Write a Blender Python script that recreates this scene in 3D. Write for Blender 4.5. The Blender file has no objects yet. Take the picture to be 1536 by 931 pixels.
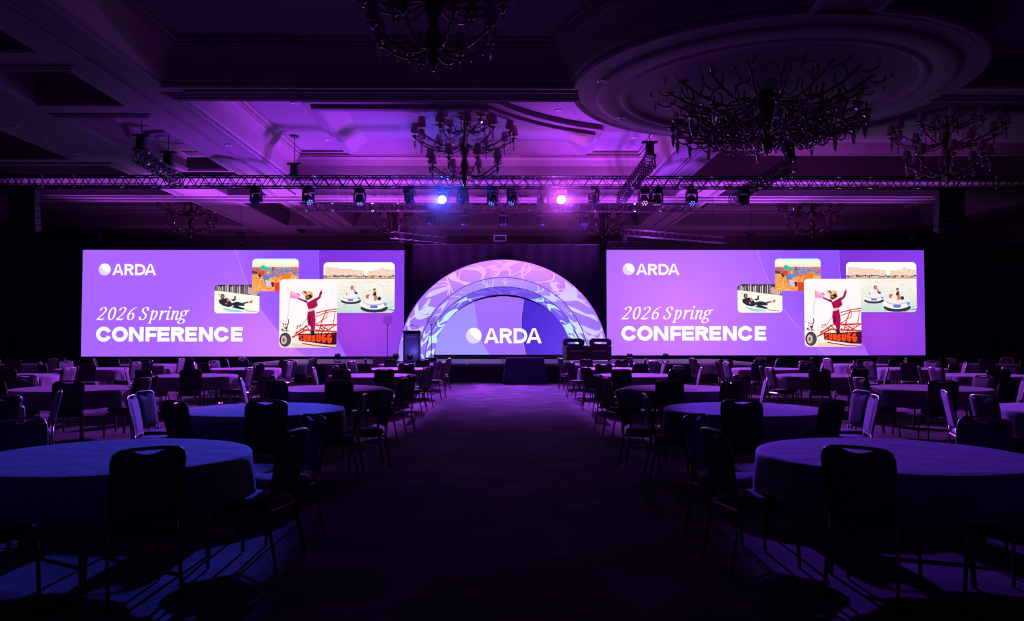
import bpy, bmesh, math, random
from math import sin, cos, pi, radians, sqrt, atan2
from mathutils import Vector, Matrix, Euler
random.seed(7)
S = bpy.context.scene
COL = S.collection

# ------------------------------------------------------------------ camera
FPX = 1195.0
CAM_Z = 1.58
cd = bpy.data.cameras.new('camera'); cam = bpy.data.objects.new('camera', cd); COL.objects.link(cam)
cd.sensor_width = 36.0; cd.lens = 36.0 * FPX / 1536.0; cd.clip_end = 300
PITCH = math.atan(39.5 / FPX); YAW = math.atan(11.0 / FPX)
cam.location = (0, 0, CAM_Z); cam.rotation_euler = (pi / 2 + PITCH, 0, -YAW)
S.camera = cam
_R = Euler((pi / 2 + PITCH, 0, -YAW)).to_matrix()
def ray(x, y): return _R @ Vector(((x - 768) / FPX, -(y - 465.5) / FPX, -1))
def at(x, y, Y):
    d = ray(x, y); return Vector((0, 0, CAM_Z)) + d * (Y / d.y)
def atz(x, y, z):
    d = ray(x, y); return Vector((0, 0, CAM_Z)) + d * ((z - CAM_Z) / d.z)

# ------------------------------------------------------------------ world, exposure
w = bpy.data.worlds.new('world'); S.world = w; w.use_nodes = True
w.node_tree.nodes['Background'].inputs[0].default_value = (0.10, 0.05, 0.5, 1)
w.node_tree.nodes['Background'].inputs[1].default_value = 0.0006
S.view_settings.view_transform = 'Standard'; S.view_settings.look = 'None'
S.view_settings.exposure = 0.0; S.view_settings.gamma = 1.0; S.view_settings.use_curve_mapping = False

# ------------------------------------------------------------------ lamps (each sits in a fixture built below)
def spot(name, loc, target, power, color, angle, blend=0.6, size=0.12):
    l = bpy.data.lights.new(name, 'SPOT'); l.energy = power; l.color = color
    l.spot_size = radians(angle); l.spot_blend = blend; l.shadow_soft_size = size
    o = bpy.data.objects.new(name, l); COL.objects.link(o); o.location = loc
    o.rotation_euler = (Vector(target) - Vector(loc)).to_track_quat('-Z', 'Y').to_euler()
    return o
BLUE = (0.055, 0.065, 1.0); VIOLET = (0.34, 0.035, 1.0); PINK = (0.50, 0.06, 1.0)
TRUSS_Y = 25.5; Z_ST0 = .65
BLUE_AT = at(664, 300, TRUSS_Y - 0.25); PINK_AT = at(841, 299, TRUSS_Y - 0.25)
# the two moving heads that face the room light the near tables
spot('blue_beam', BLUE_AT + Vector((0, -.12, 0)), (-5.3, 2.2, .75), 21500, BLUE, 20.6, 0.22, .09)
spot('violet_beam', PINK_AT + Vector((0, -.12, 0)), (5.5, 2.2, .75), 18500, (.17, .04, 1.0), 20.6, 0.22, .09)
# heads on the stage truss wash the tables and the aisle nearer the stage
for hx, tx in ((-2.9, -12.5), (-1.5, -5.0), (1.4, 5.0), (3.1, 12.5)):
    spot('table_wash', (hx, 30.85, 6.15), (tx, 19.2 - abs(tx) * .08,   .7), 33000, (.42, .07, 1.0), 32, 0.5, .08)
spot('aisle_wash', (0, 30.85, 6.15), (.1, 23.6, 0), 25000, (.34, .06, 1.0), 43, 1.0, .08)
# lights thrown up at the ceiling; all but the lectern pair are added fill
UPLIGHTS = [(-3.95, 29.0, Z_ST0), (-6.1, 29.2, Z_ST0), (5.9, 29.2, Z_ST0), (4.55, 29.0, Z_ST0), (-3.38, 28.5, Z_ST0), (-10.2, 32.5, 0), (-15.6, 32.5, 0), (10.2, 32.5, 0), (15.6, 32.5, 0)]
UPT = ((-6.0, 24.6, 8), (-3.2, 31.3, 7.2), (3.0, 31.3, 7.2), (3.6, 25.2, 8), (-3.4, 29.3, 1.15), (-9.8, 30.6, 7.2), (-14.8, 30.6, 7.2), (9.6, 30.6, 7.2), (14.4, 30.6, 7.2))
UPW = (8800, 14000, 14000, 8000, 22, 10500, 4000, 10500, 3400)
UPC = (VIOLET, PINK, PINK, VIOLET, (.16, .13, 1), PINK, PINK, PINK, PINK)
for (ux, uy, uz), tg, pw, cl, an in zip(UPLIGHTS, UPT, UPW, UPC, (60, 80, 80, 54, 110, 62, 62, 62, 62)):
    spot('uplight_or_fill_beam', (ux, uy, uz + .36), tg, pw, cl, an, 0.8, .5 if pw > 100 else .08)
BACK_FILLS = [(-12.0, 37.6, 0.), (-1.0, 37.6, 0.), (11.0, 37.6, 0.)]  # unseen lamps added to brighten the far ceiling
for ux, uy, uz in BACK_FILLS:
    spot('back_fill_beam', (ux, uy, uz + .33), (ux, uy - 1.0, 8), 1350, (.52, .08, .80), 130, 0.7, .08)

# ------------------------------------------------------------------ materials
def lin(r, g, b):
    f = lambda c: (c / 255 / 12.92) if c / 255 <= .04045 else ((c / 255 + .055) / 1.055) ** 2.4
    return (f(r), f(g), f(b), 1)
def mat(name, color, rough=.6, metal=0., emit=None, strength=1., spec=.5, bump=None, vary=None, sheen=0):
    m = bpy.data.materials.new(name); m.use_nodes = True
    nt = m.node_tree; b = nt.nodes['Principled BSDF']
    b.inputs['Base Color'].default_value = color; b.inputs['Roughness'].default_value = rough
    b.inputs['Metallic'].default_value = metal; b.inputs['Specular IOR Level'].default_value = spec
    if sheen: b.inputs['Sheen Weight'].default_value = sheen
    if emit:
        b.inputs['Emission Color'].default_value = emit; b.inputs['Emission Strength'].default_value = strength
    tc = None
    if bump or vary:
        tc = nt.nodes.new('ShaderNodeTexCoord')
        n = nt.nodes.new('ShaderNodeTexNoise'); n.inputs['Scale'].default_value = (bump or vary)[0]; n.inputs['Detail'].default_value = 5
        nt.links.new(tc.outputs['Object'], n.inputs['Vector'])
        if bump:
            bp = nt.nodes.new('ShaderNodeBump'); bp.inputs['Strength'].default_value = bump[1]; bp.inputs['Distance'].default_value = bump[2]
            nt.links.new(n.outputs['Fac'], bp.inputs['Height']); nt.links.new(bp.outputs['Normal'], b.inputs['Normal'])
        if vary:
            mx = nt.nodes.new('ShaderNodeMix'); mx.data_type = 'RGBA'
            c = color; k = vary[1]
            mx.inputs[6].default_value = (c[0] * (1 - k), c[1] * (1 - k), c[2] * (1 - k), 1)
            mx.inputs[7].default_value = (min(1, c[0] * (1 + k)), min(1, c[1] * (1 + k)), min(1, c[2] * (1 + k)), 1)
            nt.links.new(n.outputs['Fac'], mx.inputs[0]); nt.links.new(mx.outputs[2], b.inputs['Base Color'])
    return m
def emis(name, color=(1, 1, 1, 1), strength=1., attr=None, sample=True):
    m = bpy.data.materials.new(name); m.use_nodes = True; nt = m.node_tree; nt.nodes.clear()
    e = nt.nodes.new('ShaderNodeEmission'); o = nt.nodes.new('ShaderNodeOutputMaterial')
    e.inputs[0].default_value = color; e.inputs[1].default_value = strength
    if attr:
        a = nt.nodes.new('ShaderNodeAttribute'); a.attribute_name = attr; nt.links.new(a.outputs['Color'], e.inputs[0])
    nt.links.new(e.outputs[0], o.inputs[0])
    if not sample: m.cycles.emission_sampling = 'NONE'
    return m

M = {}
M['plaster'] = mat('plaster', (.21, .195, .195, 1), .75, bump=(60, .15, .01), vary=(1.2, .06))
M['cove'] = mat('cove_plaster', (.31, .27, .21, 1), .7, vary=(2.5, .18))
M['wall'] = mat('wall_covering', (.16, .11, .12, 1), .8, vary=(3, .2), bump=(30, .2, .01))
M['cloth'] = mat('table_linen', (.24, .23, .25, 1), .85, bump=(5, .6, .03), vary=(7, .12), sheen=.1)
M['fabric'] = mat('chair_fabric', (.095, .088, .10, 1), .85, bump=(120, .3, .004), vary=(40, .15))
M['chairmetal'] = mat('chair_metal', (.30, .25, .20, 1), .3, metal=1, vary=(30, .1))
M['tablemetal'] = mat('table_leg_metal', (.12, .12, .12, 1), .4, metal=.8, vary=(20, .1))
M['wood'] = mat('table_wood', (.25, .16, .10, 1), .6, vary=(8, .2))
M['truss'] = mat('black_truss_metal', (.025, .025, .03, 1), .45, metal=.3, vary=(14, .3))
M['bolt'] = mat('steel_coupler', (.75, .75, .78, 1), .25, metal=1, vary=(30, .1))
M['black'] = mat('black_plastic', (.012, .012, .015, 1), .5, vary=(20, .3))
M['drape'] = mat('black_velour', (.010, .009, .016, 1), .95, bump=(40, .2, .01), sheen=.15)
M['navydrape'] = mat('navy_drape', (.03, .03, .09, 1), .8, bump=(30, .2, .01))
M['deck'] = mat('stage_deck', (.16, .14, .17, 1), .55, vary=(4, .2))
M['lectern'] = mat('lectern_panel', (.14, .12, .2, 1), .35, vary=(6, .15))
M['leather'] = mat('armchair_leather', (.035, .025, .04, 1), .5, bump=(40, .3, .006))
M['bronze'] = mat('chandelier_bronze', (.16, .11, .08, 1), .3, metal=.9, vary=(20, .2))
M['shade'] = mat('lamp_shade_silk', (.42, .27, .30, 1), .8, bump=(60, .2, .004))
M['crystal'] = mat('cut_crystal', (.8, .78, .85, 1), .08, metal=.85, vary=(60, .2))
M['glass'] = mat('prompter_glass', (.012, .012, .015, 1), .08, spec=.3, vary=(3, .05))
M['glass'].node_tree.nodes['Principled BSDF'].inputs['Alpha'].default_value = .2
M['darkled'] = mat('dark_lens', (.02, .02, .05, 1), .15, vary=(30, .3))
M['white_gloss'] = mat('white_trim', (.6, .6, .65, 1), .4, vary=(20, .1))
M['lens_blue'] = emis('blue_white_lens', (.55, .6, 1, 1), 22, sample=False)
M['lens_pink'] = emis('pink_white_lens', (1, .55, 1, 1), 22, sample=False)
M['led_blue'] = emis('blue_led', (.12, .18, 1, 1), 2.5, sample=False)
M['led_pink'] = emis('pink_led', (1, .25, .8, 1), 2.0, sample=False)
M['screen'] = emis('led_screen', attr='Col', strength=1.0)
M['print'] = emis('led_picture', attr='Col', strength=1.0, sample=False)

def carpet_material():
    m = bpy.data.materials.new('patterned_carpet'); m.use_nodes = True; nt = m.node_tree; b = nt.nodes['Principled BSDF']
    L = nt.links.new; N = nt.nodes.new
    tc = N('ShaderNodeTexCoord')
    nz = N('ShaderNodeTexNoise'); nz.inputs['Scale'].default_value = .9; nz.inputs['Detail'].default_value = 3
    L(tc.outputs['Object'], nz.inputs['Vector'])
    mv = N('ShaderNodeMix'); mv.data_type = 'VECTOR'; mv.inputs[0].default_value = .35
    L(tc.outputs['Object'], mv.inputs[4]); L(nz.outputs['Color'], mv.inputs[5])
    vo = N('ShaderNodeTexVoronoi'); vo.inputs['Scale'].default_value = 1.15; L(mv.outputs[1], vo.inputs['Vector'])
    mu = N('ShaderNodeMath'); mu.operation = 'MULTIPLY'; mu.inputs[1].default_value = 12; L(vo.outputs['Distance'], mu.inputs[0])
    sn = N('ShaderNodeMath'); sn.operation = 'SINE'; L(mu.outputs[0], sn.inputs[0])
    n2 = N('ShaderNodeTexNoise'); n2.inputs['Scale'].default_value = 2.4; n2.inputs['Detail'].default_value = 6; L(tc.outputs['Object'], n2.inputs['Vector'])
    ad = N('ShaderNodeMath'); ad.operation = 'MULTIPLY_ADD'; ad.inputs[1].default_value = 2.4; L(n2.outputs['Fac'], ad.inputs[0]); L(sn.outputs[0], ad.inputs[2])
    cr = N('ShaderNodeValToRGB'); e = cr.color_ramp.elements
    e[0].position = .38; e[0].color = (.002, .0015, .003, 1); e[1].position = .80; e[1].color = (.085, .05, .066, 1)
    x = e.new(.52); x.color = (.010, .005, .008, 1)
    mr = N('ShaderNodeMapRange'); mr.inputs[1].default_value = -.2; mr.inputs[2].default_value = 2.6
    L(ad.outputs[0], mr.inputs[0]); L(mr.outputs[0], cr.inputs[0]); L(cr.outputs[0], b.inputs['Base Color'])
    b.inputs['Roughness'].default_value = .95
    fz = N('ShaderNodeTexNoise'); fz.inputs['Scale'].default_value = 40; L(tc.outputs['Object'], fz.inputs['Vector'])
    bp = N('ShaderNodeBump'); bp.inputs['Strength'].default_value = .5; bp.inputs['Distance'].default_value = .02
    L(fz.outputs['Fac'], bp.inputs['Height']); L(bp.outputs['Normal'], b.inputs['Normal'])
    return m
M['carpet'] = carpet_material()

def arch_material():
    """tensioned fabric lit from inside; its colour comes from the dye in the 'Tint' attribute"""
    m = bpy.data.materials.new('light_painted_arch_fabric'); m.use_nodes = True; nt = m.node_tree; b = nt.nodes['Principled BSDF']
    tint = nt.nodes.new('ShaderNodeAttribute'); tint.attribute_name = 'Tint'
    nz = nt.nodes.new('ShaderNodeTexNoise'); nz.inputs['Scale'].default_value = 1.1
    tc = nt.nodes.new('ShaderNodeTexCoord'); nt.links.new(tc.outputs['Object'], nz.inputs['Vector'])
    mr = nt.nodes.new('ShaderNodeMapRange'); mr.inputs[3].default_value = .72; mr.inputs[4].default_value = 1.08; nt.links.new(nz.outputs['Fac'], mr.inputs[0])
    nt.links.new(tint.outputs['Color'], b.inputs['Emission Color']); nt.links.new(mr.outputs[0], b.inputs['Emission Strength'])  # emission stands in for light projected on the fabric
    b.inputs['Base Color'].default_value = (.16, .10, .30, 1); b.inputs['Roughness'].default_value = .6
    return m
M['arch'] = arch_material()

# ------------------------------------------------------------------ mesh helpers
class MB:
    def __init__(s): s.v = []; s.f = []; s.c = []; s.uv = None
    def add(s, vs, fs):
        o = len(s.v); s.v += [tuple(p) for p in vs]; s.f += [tuple(i + o for i in f) for f in fs]; return s
    def box(s, c, d, rot=None, taper=1.):
        x, y, z = d[0] / 2, d[1] / 2, d[2] / 2
        p = [Vector((a * x * (taper if k > 0 else 1), b * y * (taper if k > 0 else 1), k * z)) for k in (-1, 1) for b in (-1, 1) for a in (-1, 1)]
        if rot: p = [rot @ q for q in p]
        p = [q + Vector(c) for q in p]
        return s.add(p, [(0, 2, 3, 1), (4, 5, 7, 6), (0, 1, 5, 4), (2, 6, 7, 3), (0, 4, 6, 2), (1, 3, 7, 5)])
    def rbox(s, c, d, r=.02, rot=None):
        """box with chamfered edges"""
        x, y, z = d[0] / 2, d[1] / 2, d[2] / 2; r = min(r, x * .9, y * .9, z * .9)
        rings = []
        for zz, ins in ((-z, r), (-z + r, 0), (z - r, 0), (z, r)):
            X, Y = x - ins, y - ins; k = r
            ring = [(-X + k, -Y), (X - k, -Y), (X, -Y + k), (X, Y - k), (X - k, Y), (-X + k, Y), (-X, Y - k), (-X, -Y + k)]
            rings.append([Vector((a, b, zz)) for a, b in ring])
        vs = [q for R in rings for q in R]
        if rot: vs = [rot @ q for q in vs]
        vs = [q + Vector(c) for q in vs]
        fs = [tuple(range(7, -1, -1)), tuple(range(24, 32))]
        for k in range(3):
            for i in range(8): fs.append((k * 8 + i, k * 8 + (i + 1) % 8, k * 8 + 8 + (i + 1) % 8, k * 8 + 8 + i))
        return s.add(vs, fs)
    def tube(s, pts, r, n=6, cap=True):
        pts = [Vector(p) for p in pts]; R = r if isinstance(r, (list, tuple)) else [r] * len(pts)
        vs = []; up = Vector((0, 0, 1)); prev = None
        for i, p in enumerate(pts):
            t = (pts[min(i + 1, len(pts) - 1)] - pts[max(i - 1, 0)])
            if t.length < 1e-9: t = Vector((0, 0, 1))
            t.normalize()
            if prev is None:
                a = up if abs(t.z) < .9 else Vector((1, 0, 0)); u = t.cross(a).normalized()
            else:
                u = prev - t * prev.dot(t)
                u = u.normalized() if u.length > 1e-6 else t.orthogonal().normalized()
            prev = u; v = t.cross(u)
            vs += [p + (u * cos(2 * pi * k / n) + v * sin(2 * pi * k / n)) * R[i] for k in range(n)]
        fs = []
        for i in range(len(pts) - 1):
            for k in range(n): fs.append((i * n + k, i * n + (k + 1) % n, (i + 1) * n + (k + 1) % n, (i + 1) * n + k))
        if cap: fs += [tuple(range(n - 1, -1, -1)), tuple(range((len(pts) - 1) * n, len(pts) * n))]
        return s.add(vs, fs)
    def lathe(s, prof, n=16, c=(0, 0, 0), rot=None, cap=True):
        vs = []
        for r, z in prof:
            vs += [Vector((r * cos(2 * pi * k / n), r * sin(2 * pi * k / n), z)) for k in range(n)]
        if rot: vs = [rot @ q for q in vs]
        vs = [q + Vector(c) for q in vs]
        fs = []
        for i in range(len(prof) - 1):
            for k in range(n): fs.append((i * n + k, i * n + (k + 1) % n, (i + 1) * n + (k + 1) % n, (i + 1) * n + k))
        if cap: fs += [tuple(range(n - 1, -1, -1)), tuple(range((len(prof) - 1) * n, len(prof) * n))]
        return s.add(vs, fs)
    def loft(s, rings, closed=True, cap_last=False):
        n = len(rings[0]); vs = [p for R in rings for p in R]; fs = []
        for i in range(len(rings) - 1):
            for k in range(n if closed else n - 1):
                fs.append((i * n + k, i * n + (k + 1) % n, (i + 1) * n + (k + 1) % n, (i + 1) * n + k))
        if cap_last: fs.append(tuple(range((len(rings) - 1) * n, len(rings) * n)))
        return s.add(vs, fs)
    def mesh(s, name, material, smooth=False):
        me = bpy.data.meshes.new(name); me.from_pydata(s.v, [], s.f); me.update()
        if smooth: me.polygons.foreach_set('use_smooth', [True] * len(me.polygons))
        if material: me.materials.append(material)
        return me
    def build(s, name, material, parent=None, smooth=False):
        return link(name, s.mesh(name, material, smooth), parent)
def link(name, me, parent=None):
    o = bpy.data.objects.new(name, me); COL.objects.link(o)
    if parent: o.parent = parent
    return o
def tag(o, label=None, cat=None, group=None, kind=None):
    if label: o['label'] = label
    if cat: o['category'] = cat
    if group: o['group'] = group
    if kind: o['kind'] = kind
    return o
def thing(name, label, cat, loc=(0, 0, 0), rz=0, group=None):
    o = bpy.data.objects.new(name, None); COL.objects.link(o); o.location = loc; o.rotation_euler = (0, 0, rz)
    o.empty_display_size = .1
    return tag(o, label, cat, group)
def copy_tree(o, parent=None):
    c = o.copy(); COL.objects.link(c); c.parent = parent
    for ch in list(o.children): copy_tree(ch, c)
    return c
def cyl_between(a, b): return [a, b]

# ================================================================== THE ROOM
XL, XR, YB, YF = -25.5, 23.4, 44.0, -4.0
ZA = 7.18                # underside of the ceiling beams
tag(MB().add([(XL, YF, 0), (XR, YF, 0), (XR, YB, 0), (XL, YB, 0)], [(0, 1, 2, 3)]).build('floor', M['carpet']), kind='structure')
def wall(name, c, d): return tag(MB().box(c, d).build(name, M['wall']), kind='structure')
wall('wall_left', (XL - .1, (YF + YB) / 2, 4.7), (.2, YB - YF, 9.4))
wall('wall_right', (XR + .1, (YF + YB) / 2, 4.7), (.2, YB - YF, 9.4))
wall('wall_back', ((XL + XR) / 2, YB + .1, 4.7), (XR - XL, .2, 9.4))
wall('wall_front', ((XL + XR) / 2, YF - .1, 4.7), (XR - XL, .2, 9.4))

DC = (5.85, 17.6); D_OUT, D_IN, D_CUT = 3.70, 3.05, 4.35
def outline(x0, x1, y0, y1, ins=0, cut=None, R=D_CUT, n=20):
    """rectangle, one corner optionally scooped by a circle round the dome; counter-clockwise"""
    a, b, c, d = x0 + ins, x1 - ins, y0 + ins, y1 - ins
    if not cut: return [(a, c), (b, c), (b, d), (a, d)]
    sx = 1 if cut[1] == 'R' else -1; sy = 1 if cut[0] == 'F' else -1
    # mirror so that the cut corner is front-right
    A, B = (a, b) if sx == 1 else (-b, -a); C, D = (c, d) if sy == 1 else (-d, -c)
    cx, cy = DC[0] * sx, DC[1] * sy; r = R + ins
    dy = C - cy; x_hit = cx - sqrt(max(r * r - dy * dy, .01)); dx = B - cx; y_hit = cy + sqrt(max(r * r - dx * dx, .01))
    t0 = atan2(C - cy, x_hit - cx); t1 = atan2(y_hit - cy, B - cx)
    pts = [(A, C)] + [(cx + r * cos(t0 + (t1 - t0) * k / n), cy + r * sin(t0 + (t1 - t0) * k / n)) for k in range(n + 1)] + [(B, D), (A, D)]
    pts = [(p[0] * sx, p[1] * sy) for p in pts]
    return pts if sx * sy == 1 else pts[::-1]
ceiling_curve = bpy.data.curves.new('ceiling', 'CURVE'); ceiling_curve.dimensions = '2D'; ceiling_curve.fill_mode = 'BOTH'
def add_spline(pts):
    sp = ceiling_curve.splines.new('POLY'); sp.points.add(len(pts) - 1); sp.use_cyclic_u = True
    for i, p in enumerate(pts): sp.points[i].co = (p[0], p[1], 0, 1)
add_spline([(XL, YF), (XR, YF), (XR, YB), (XL, YB)])
coffers = []   # (x0,x1,y0,y1,cut,kind)
C = coffers.append
C((-7.55, 5.15, 18.55, 28.0, 'FR', 'big')); C((-7.55, 5.15, 8.0, 17.45, 'BR', 'big'))
C((6.45, 21.2, 18.55, 28.0, 'FL', 'big')); C((6.45, 21.2, 8.0, 17.45, 'BL', 'plain'))
C((-11.2, -9.15, 20.2, 27.6, None, 'small')); C((-11.2, -9.15, 16.6, 19.0, None, 'plain')); C((-11.2, -9.15, 12.2, 15.4, None, 'plain'))
C((-24.2, -13.6, 17.0, 24.8, None, 'plain')); C((-24.2, -12.85, 25.8, 27.8, None, 'plain')); C((-24.2, -13.6, 8.0, 15.8, None, 'plain'))
for y0, y1, k in ((29.3, 31.3, 'plain'), (32.9, 40.0, 'far'), (40.9, 43.3, 'plain')):
    for x0, x1 in ((-24.2, -12.95), (-10.9, -9.3), (-7.6, 6.7), (8.4, 21.2)):
        if x1 - x0 < 3 and k == 'far': k2 = 'plain'
        else: k2 = k
        C((x0, x1, y0, y1, None, k2))
C((-7.55, 5.15, -2.5, 7.0, None, 'plain')); C((6.45, 21.2, -2.5, 7.0, None, 'plain')); C((-24.2, -9.2, -2.5, 7.0, None, 'plain'))
MARG = .02
for (x0, x1, y0, y1, cut, k) in coffers: add_spline(outline(x0, x1, y0, y1, 0, cut))
add_spline([(DC[0] + D_IN * cos(2 * pi * k / 96), DC[1] + D_IN * sin(2 * pi * k / 96)) for k in range(96)])
_tmp = bpy.data.objects.new('ceiling_tmp', ceiling_curve); COL.objects.link(_tmp)
dg = bpy.context.evaluated_depsgraph_get()
me = bpy.data.meshes.new_from_object(_tmp.evaluated_get(dg)); me.name = 'ceiling'
bpy.data.objects.remove(_tmp); bpy.data.curves.remove(ceiling_curve)
me.materials.clear(); me.materials.append(M['plaster'])
ceiling = link('ceiling', me); ceiling.location = (0, 0, ZA); tag(ceiling, kind='structure')

PROF = {  # (inset into the recess, height above the beam underside)
 'plain': [(-.26, .005), (-.26, -.03), (-.17, -.03), (-.17, -.05), (-.05, -.07), (0, -.03), (0, .62), (.05, .62), (.05, .68), (.14, .72), (.14, .78), (.26, .85)],
 'small': [(-.26, .005), (-.26, -.03), (-.17, -.03), (-.17, -.05), (-.05, -.07), (0, -.03), (0, .10), (.30, .10), (.30, .14), (.36, .14), (.36, .42), (.42, .50)],
 'far': [(-.22, .005), (-.22, -.03), (-.1, -.05), (0, -.03), (0, .55), (.08, .55), (.08, .62), (.2, .66), (.2, .72), (.34, .85)],
 'big': [(-.34, .005), (-.34, -.03), (-.26, -.03), (-.26, -.05), (-.16, -.05), (-.16, -.08), (-.05, -.10), (0, -.05), (0, .02)],
}
for (x0, x1, y0, y1, cut, k) in coffers:
    rings = [[(p[0], p[1], z) for p in outline(x0, x1, y0, y1, i, cut)] for i, z in PROF[k]]
    m = MB()
    if k == 'big':
        m.loft(rings)
        m.build('moulding', M['plaster'], ceiling)
        cv = MB(); cv.loft([[(p[0], p[1], z) for p in outline(x0, x1, y0, y1, i, cut)] for i, z in ((0, .02), (.05, .06), (.09, .16), (.18, .40), (.30, .58), (.38, .66), (.38, .70), (.44, .70), (.44, .78), (.5, .80), (.5, .87))])
        cv.build('cove', M['cove'], ceiling)
        top = MB().loft([[(p[0], p[1], .87) for p in outline(x0, x1, y0, y1, .5, cut)]], cap_last=True)
        top.build('coffer_panel', M['plaster'], ceiling)
        # inner dropped frame that scoops round the dome
        if y0 > 18:
            fx0, fx1 = (x0 + 2.05, x1 - 2.15) if x0 < 0 else (x0 + 2.15, x1 - 2.1); fy0, fy1 = 21.3, 27.15
        else:
            fx0, fx1 = x0 + 2.05, x1 - 2.15; fy0, fy1 = y0 + .85, y1 - 2.7
        fr = lambda i, z: [(p[0], p[1], z) for p in outline(fx0, fx1, fy0, fy1, i, cut, R=7.15)]
        MB().loft([fr(0, .88), fr(0, .72), fr(.06, .70), fr(.22, .70), fr(.22, .60), fr(.30, .57), fr(.42, .57)]).build('moulding', M['plaster'], ceiling)
        MB().loft([fr(.42, .57), fr(.46, .60), fr(1.15, .98), fr(1.15, 1.02)]).build('cove', M['cove'], ceiling)
        MB().loft([fr(1.15, 1.02), fr(1.22, 1.02), fr(1.22, 1.3), fr(1.3, 1.34), fr(1.3, 1.4)], cap_last=True).build('coffer_panel', M['plaster'], ceiling)
    else:
        m.loft(rings, cap_last=True)
        m.build('coffer', M['plaster'], ceiling)
        if k == 'far':
            fr = lambda i, z: [(p[0], p[1], z) for p in outline(x0 + 1.3, x1 - 1.3, y0 + 1.3, y1 - 1.0, i)]
            MB().loft([fr(0, .86), fr(0, .70), fr(.1, .66), fr(.3, .66), fr(.4, .8), fr(.4, .86)]).build('moulding', M['plaster'], ceiling)
# long reveal grooves and raised beads on the beams
def bead(x0, x1, y0, y1): MB().box(((x0 + x1) / 2, (y0 + y1) / 2, -.022), (x1 - x0, y1 - y0, .05)).build('bead', M['plaster'], ceiling)
bead(-8.42, -8.36, 8, 28); bead(-8.30, -8.27, 8, 28); bead(5.74, 5.78, 22.2, 28); bead(5.86, 5.9, 22.2, 28)
bead(-12.3, -12.26, 8, 24.5); bead(-24, 21, 31.75, 31.82); bead(-24, 21, 32.45, 32.6)
bead(-7.3, 2.6, 17.98, 18.04); bead(-8.3, -8.2, 29.5, 31.2); bead(-8.25, -8.15, 33, 40); bead(7.5, 7.6, 29.5, 31.2); bead(7.5, 7.6, 33, 40)
# dome: dropped ring, drum and shallow vault
circ = lambda r, z, n=96: [(DC[0] + r * cos(2 * pi * k / n), DC[1] + r * sin(2 * pi * k / n), z) for k in range(n)]
MB().loft([circ(D_OUT + .22, .01), circ(D_OUT + .22, -.05), circ(D_OUT + .12, -.07), circ(D_OUT + .12, -.14), circ(D_OUT, -.16), circ(D_IN + .3, -.16), circ(D_IN + .24, -.12), circ(D_IN + .18, -.17), circ(D_IN + .06, -.17), circ(D_IN, -.10), circ(D_IN, .05)]).build('dome_ring', M['plaster'], ceiling, True)
MB().loft([circ(D_IN, .05), circ(D_IN - .06, .10), circ(D_IN - .06, .22), circ(D_IN - .14, .28), circ(D_IN - .14, .5), circ(D_IN - .3, .62), circ(D_IN - .3, .7), circ(2.7, 1.15), circ(2.0, 1.5), circ(1.1, 1.75), circ(.3, 1.82)], cap_last=True).build('dome', M['plaster'], ceiling, True)
# ceiling rose and air grille in the small coffer, on the panels
rose = MB().lathe([(.75, 0), (.75, -.05), (.62, -.08), (.55, -.04), (.42, -.04), (.38, -.09), (.25, -.09), (.2, -.04), (.05, -.12)], 28, (-10.2, 24.2, .50)); rose.build('ceiling_rose', M['plaster'], ceiling, True)
gr = MB().box((-10.1, 26.4, .49), (1.0, .5, .03)).build('air_grille', M['black'], ceiling)
# recessed downlights and detectors
dl_me = MB().lathe([(.09, 0), (.11, -.005), (.11, -.02), (.075, -.025), (.07, -.01), (.02, -.01)], 12).mesh('recessed_downlight', M['white_gloss'], True)
DL = ['on the wide plain panel, closest to the lectern-side truss', 'on the wide plain panel, middle of its three', 'on the long beam beside the lectern-side coffer', 'beside the air grille in the narrow coffer', 'in the lit coffer, lowest above the long truss', 'in the lit coffer just above the dropped frame corner', 'at the shaded front edge of the lit coffer', 'in the lit coffer between frame and dome', 'on the stage-facing rim of the round dome', 'on the cross beam before the lit coffer', 'on the aisle-facing rim of the round dome', 'above the aisle-side chain hoist in the lit coffer', 'in the dim coffer beyond the dome chandelier', 'on the wide plain panel, farthest from the stage']
for dli, (px, py, z) in enumerate(((115, 230, ZA), (72, 212, ZA), (343, 217, ZA), (278, 228, ZA + .5), (478, 228, ZA + .87), (492, 209, ZA + .87), (442, 154, ZA + .87), (838, 165, ZA + .87),
                    (933, 176, ZA - .16), (543, 127, ZA), (903, 121, ZA - .16), (951, 206, ZA + .87), (1272, 227, ZA + .87), (20, 190, ZA))):
    p = atz(px, py, z); o = link('recessed_downlight', dl_me); o.location = p
    tag(o, 'small round downlight ' + DL[dli], 'ceiling light', 'recessed ceiling downlights')

# ================================================================== LED WALLS
def poly_mesh(name, polys, material, parent, z0=0., dz=0.0):
    """polys: list of (pts in (x,z), colour or per-point colours, layer); flat picture facing -Y, colour per corner"""
    me = bpy.data.meshes.new(name); bm = bmesh.new(); lay = bm.loops.layers.float_color.new('Col')
    for pts, colr, layer in polys:
        vs = [bm.verts.new((p[0], -(z0 + layer * .004), p[1])) for p in pts]
        try: f = bm.faces.new(vs)
        except ValueError: continue
        f.normal_update()
        if f.normal.y > 0: f.normal_flip()
        for l in f.loops:
            l[lay] = colr[vs.index(l.vert)] if isinstance(colr, list) else colr
    bmesh.ops.triangulate(bm, faces=[f for f in bm.faces if len(f.verts) > 4])
    bm.to_mesh(me); bm.free(); me.materials.append(material)
    return link(name, me, parent)
def interp(tab, y):
    for (a, b), (c, d) in zip(tab, tab[1:]):
        if y <= c: return b + (d - b) * (y - a) / (c - a)
    return tab[-1][1]
def mixc(a, b, t): t = max(0, min(1, t)); return tuple(a[i] + (b[i] - a[i]) * t for i in range(3)) + (1,)
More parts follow.
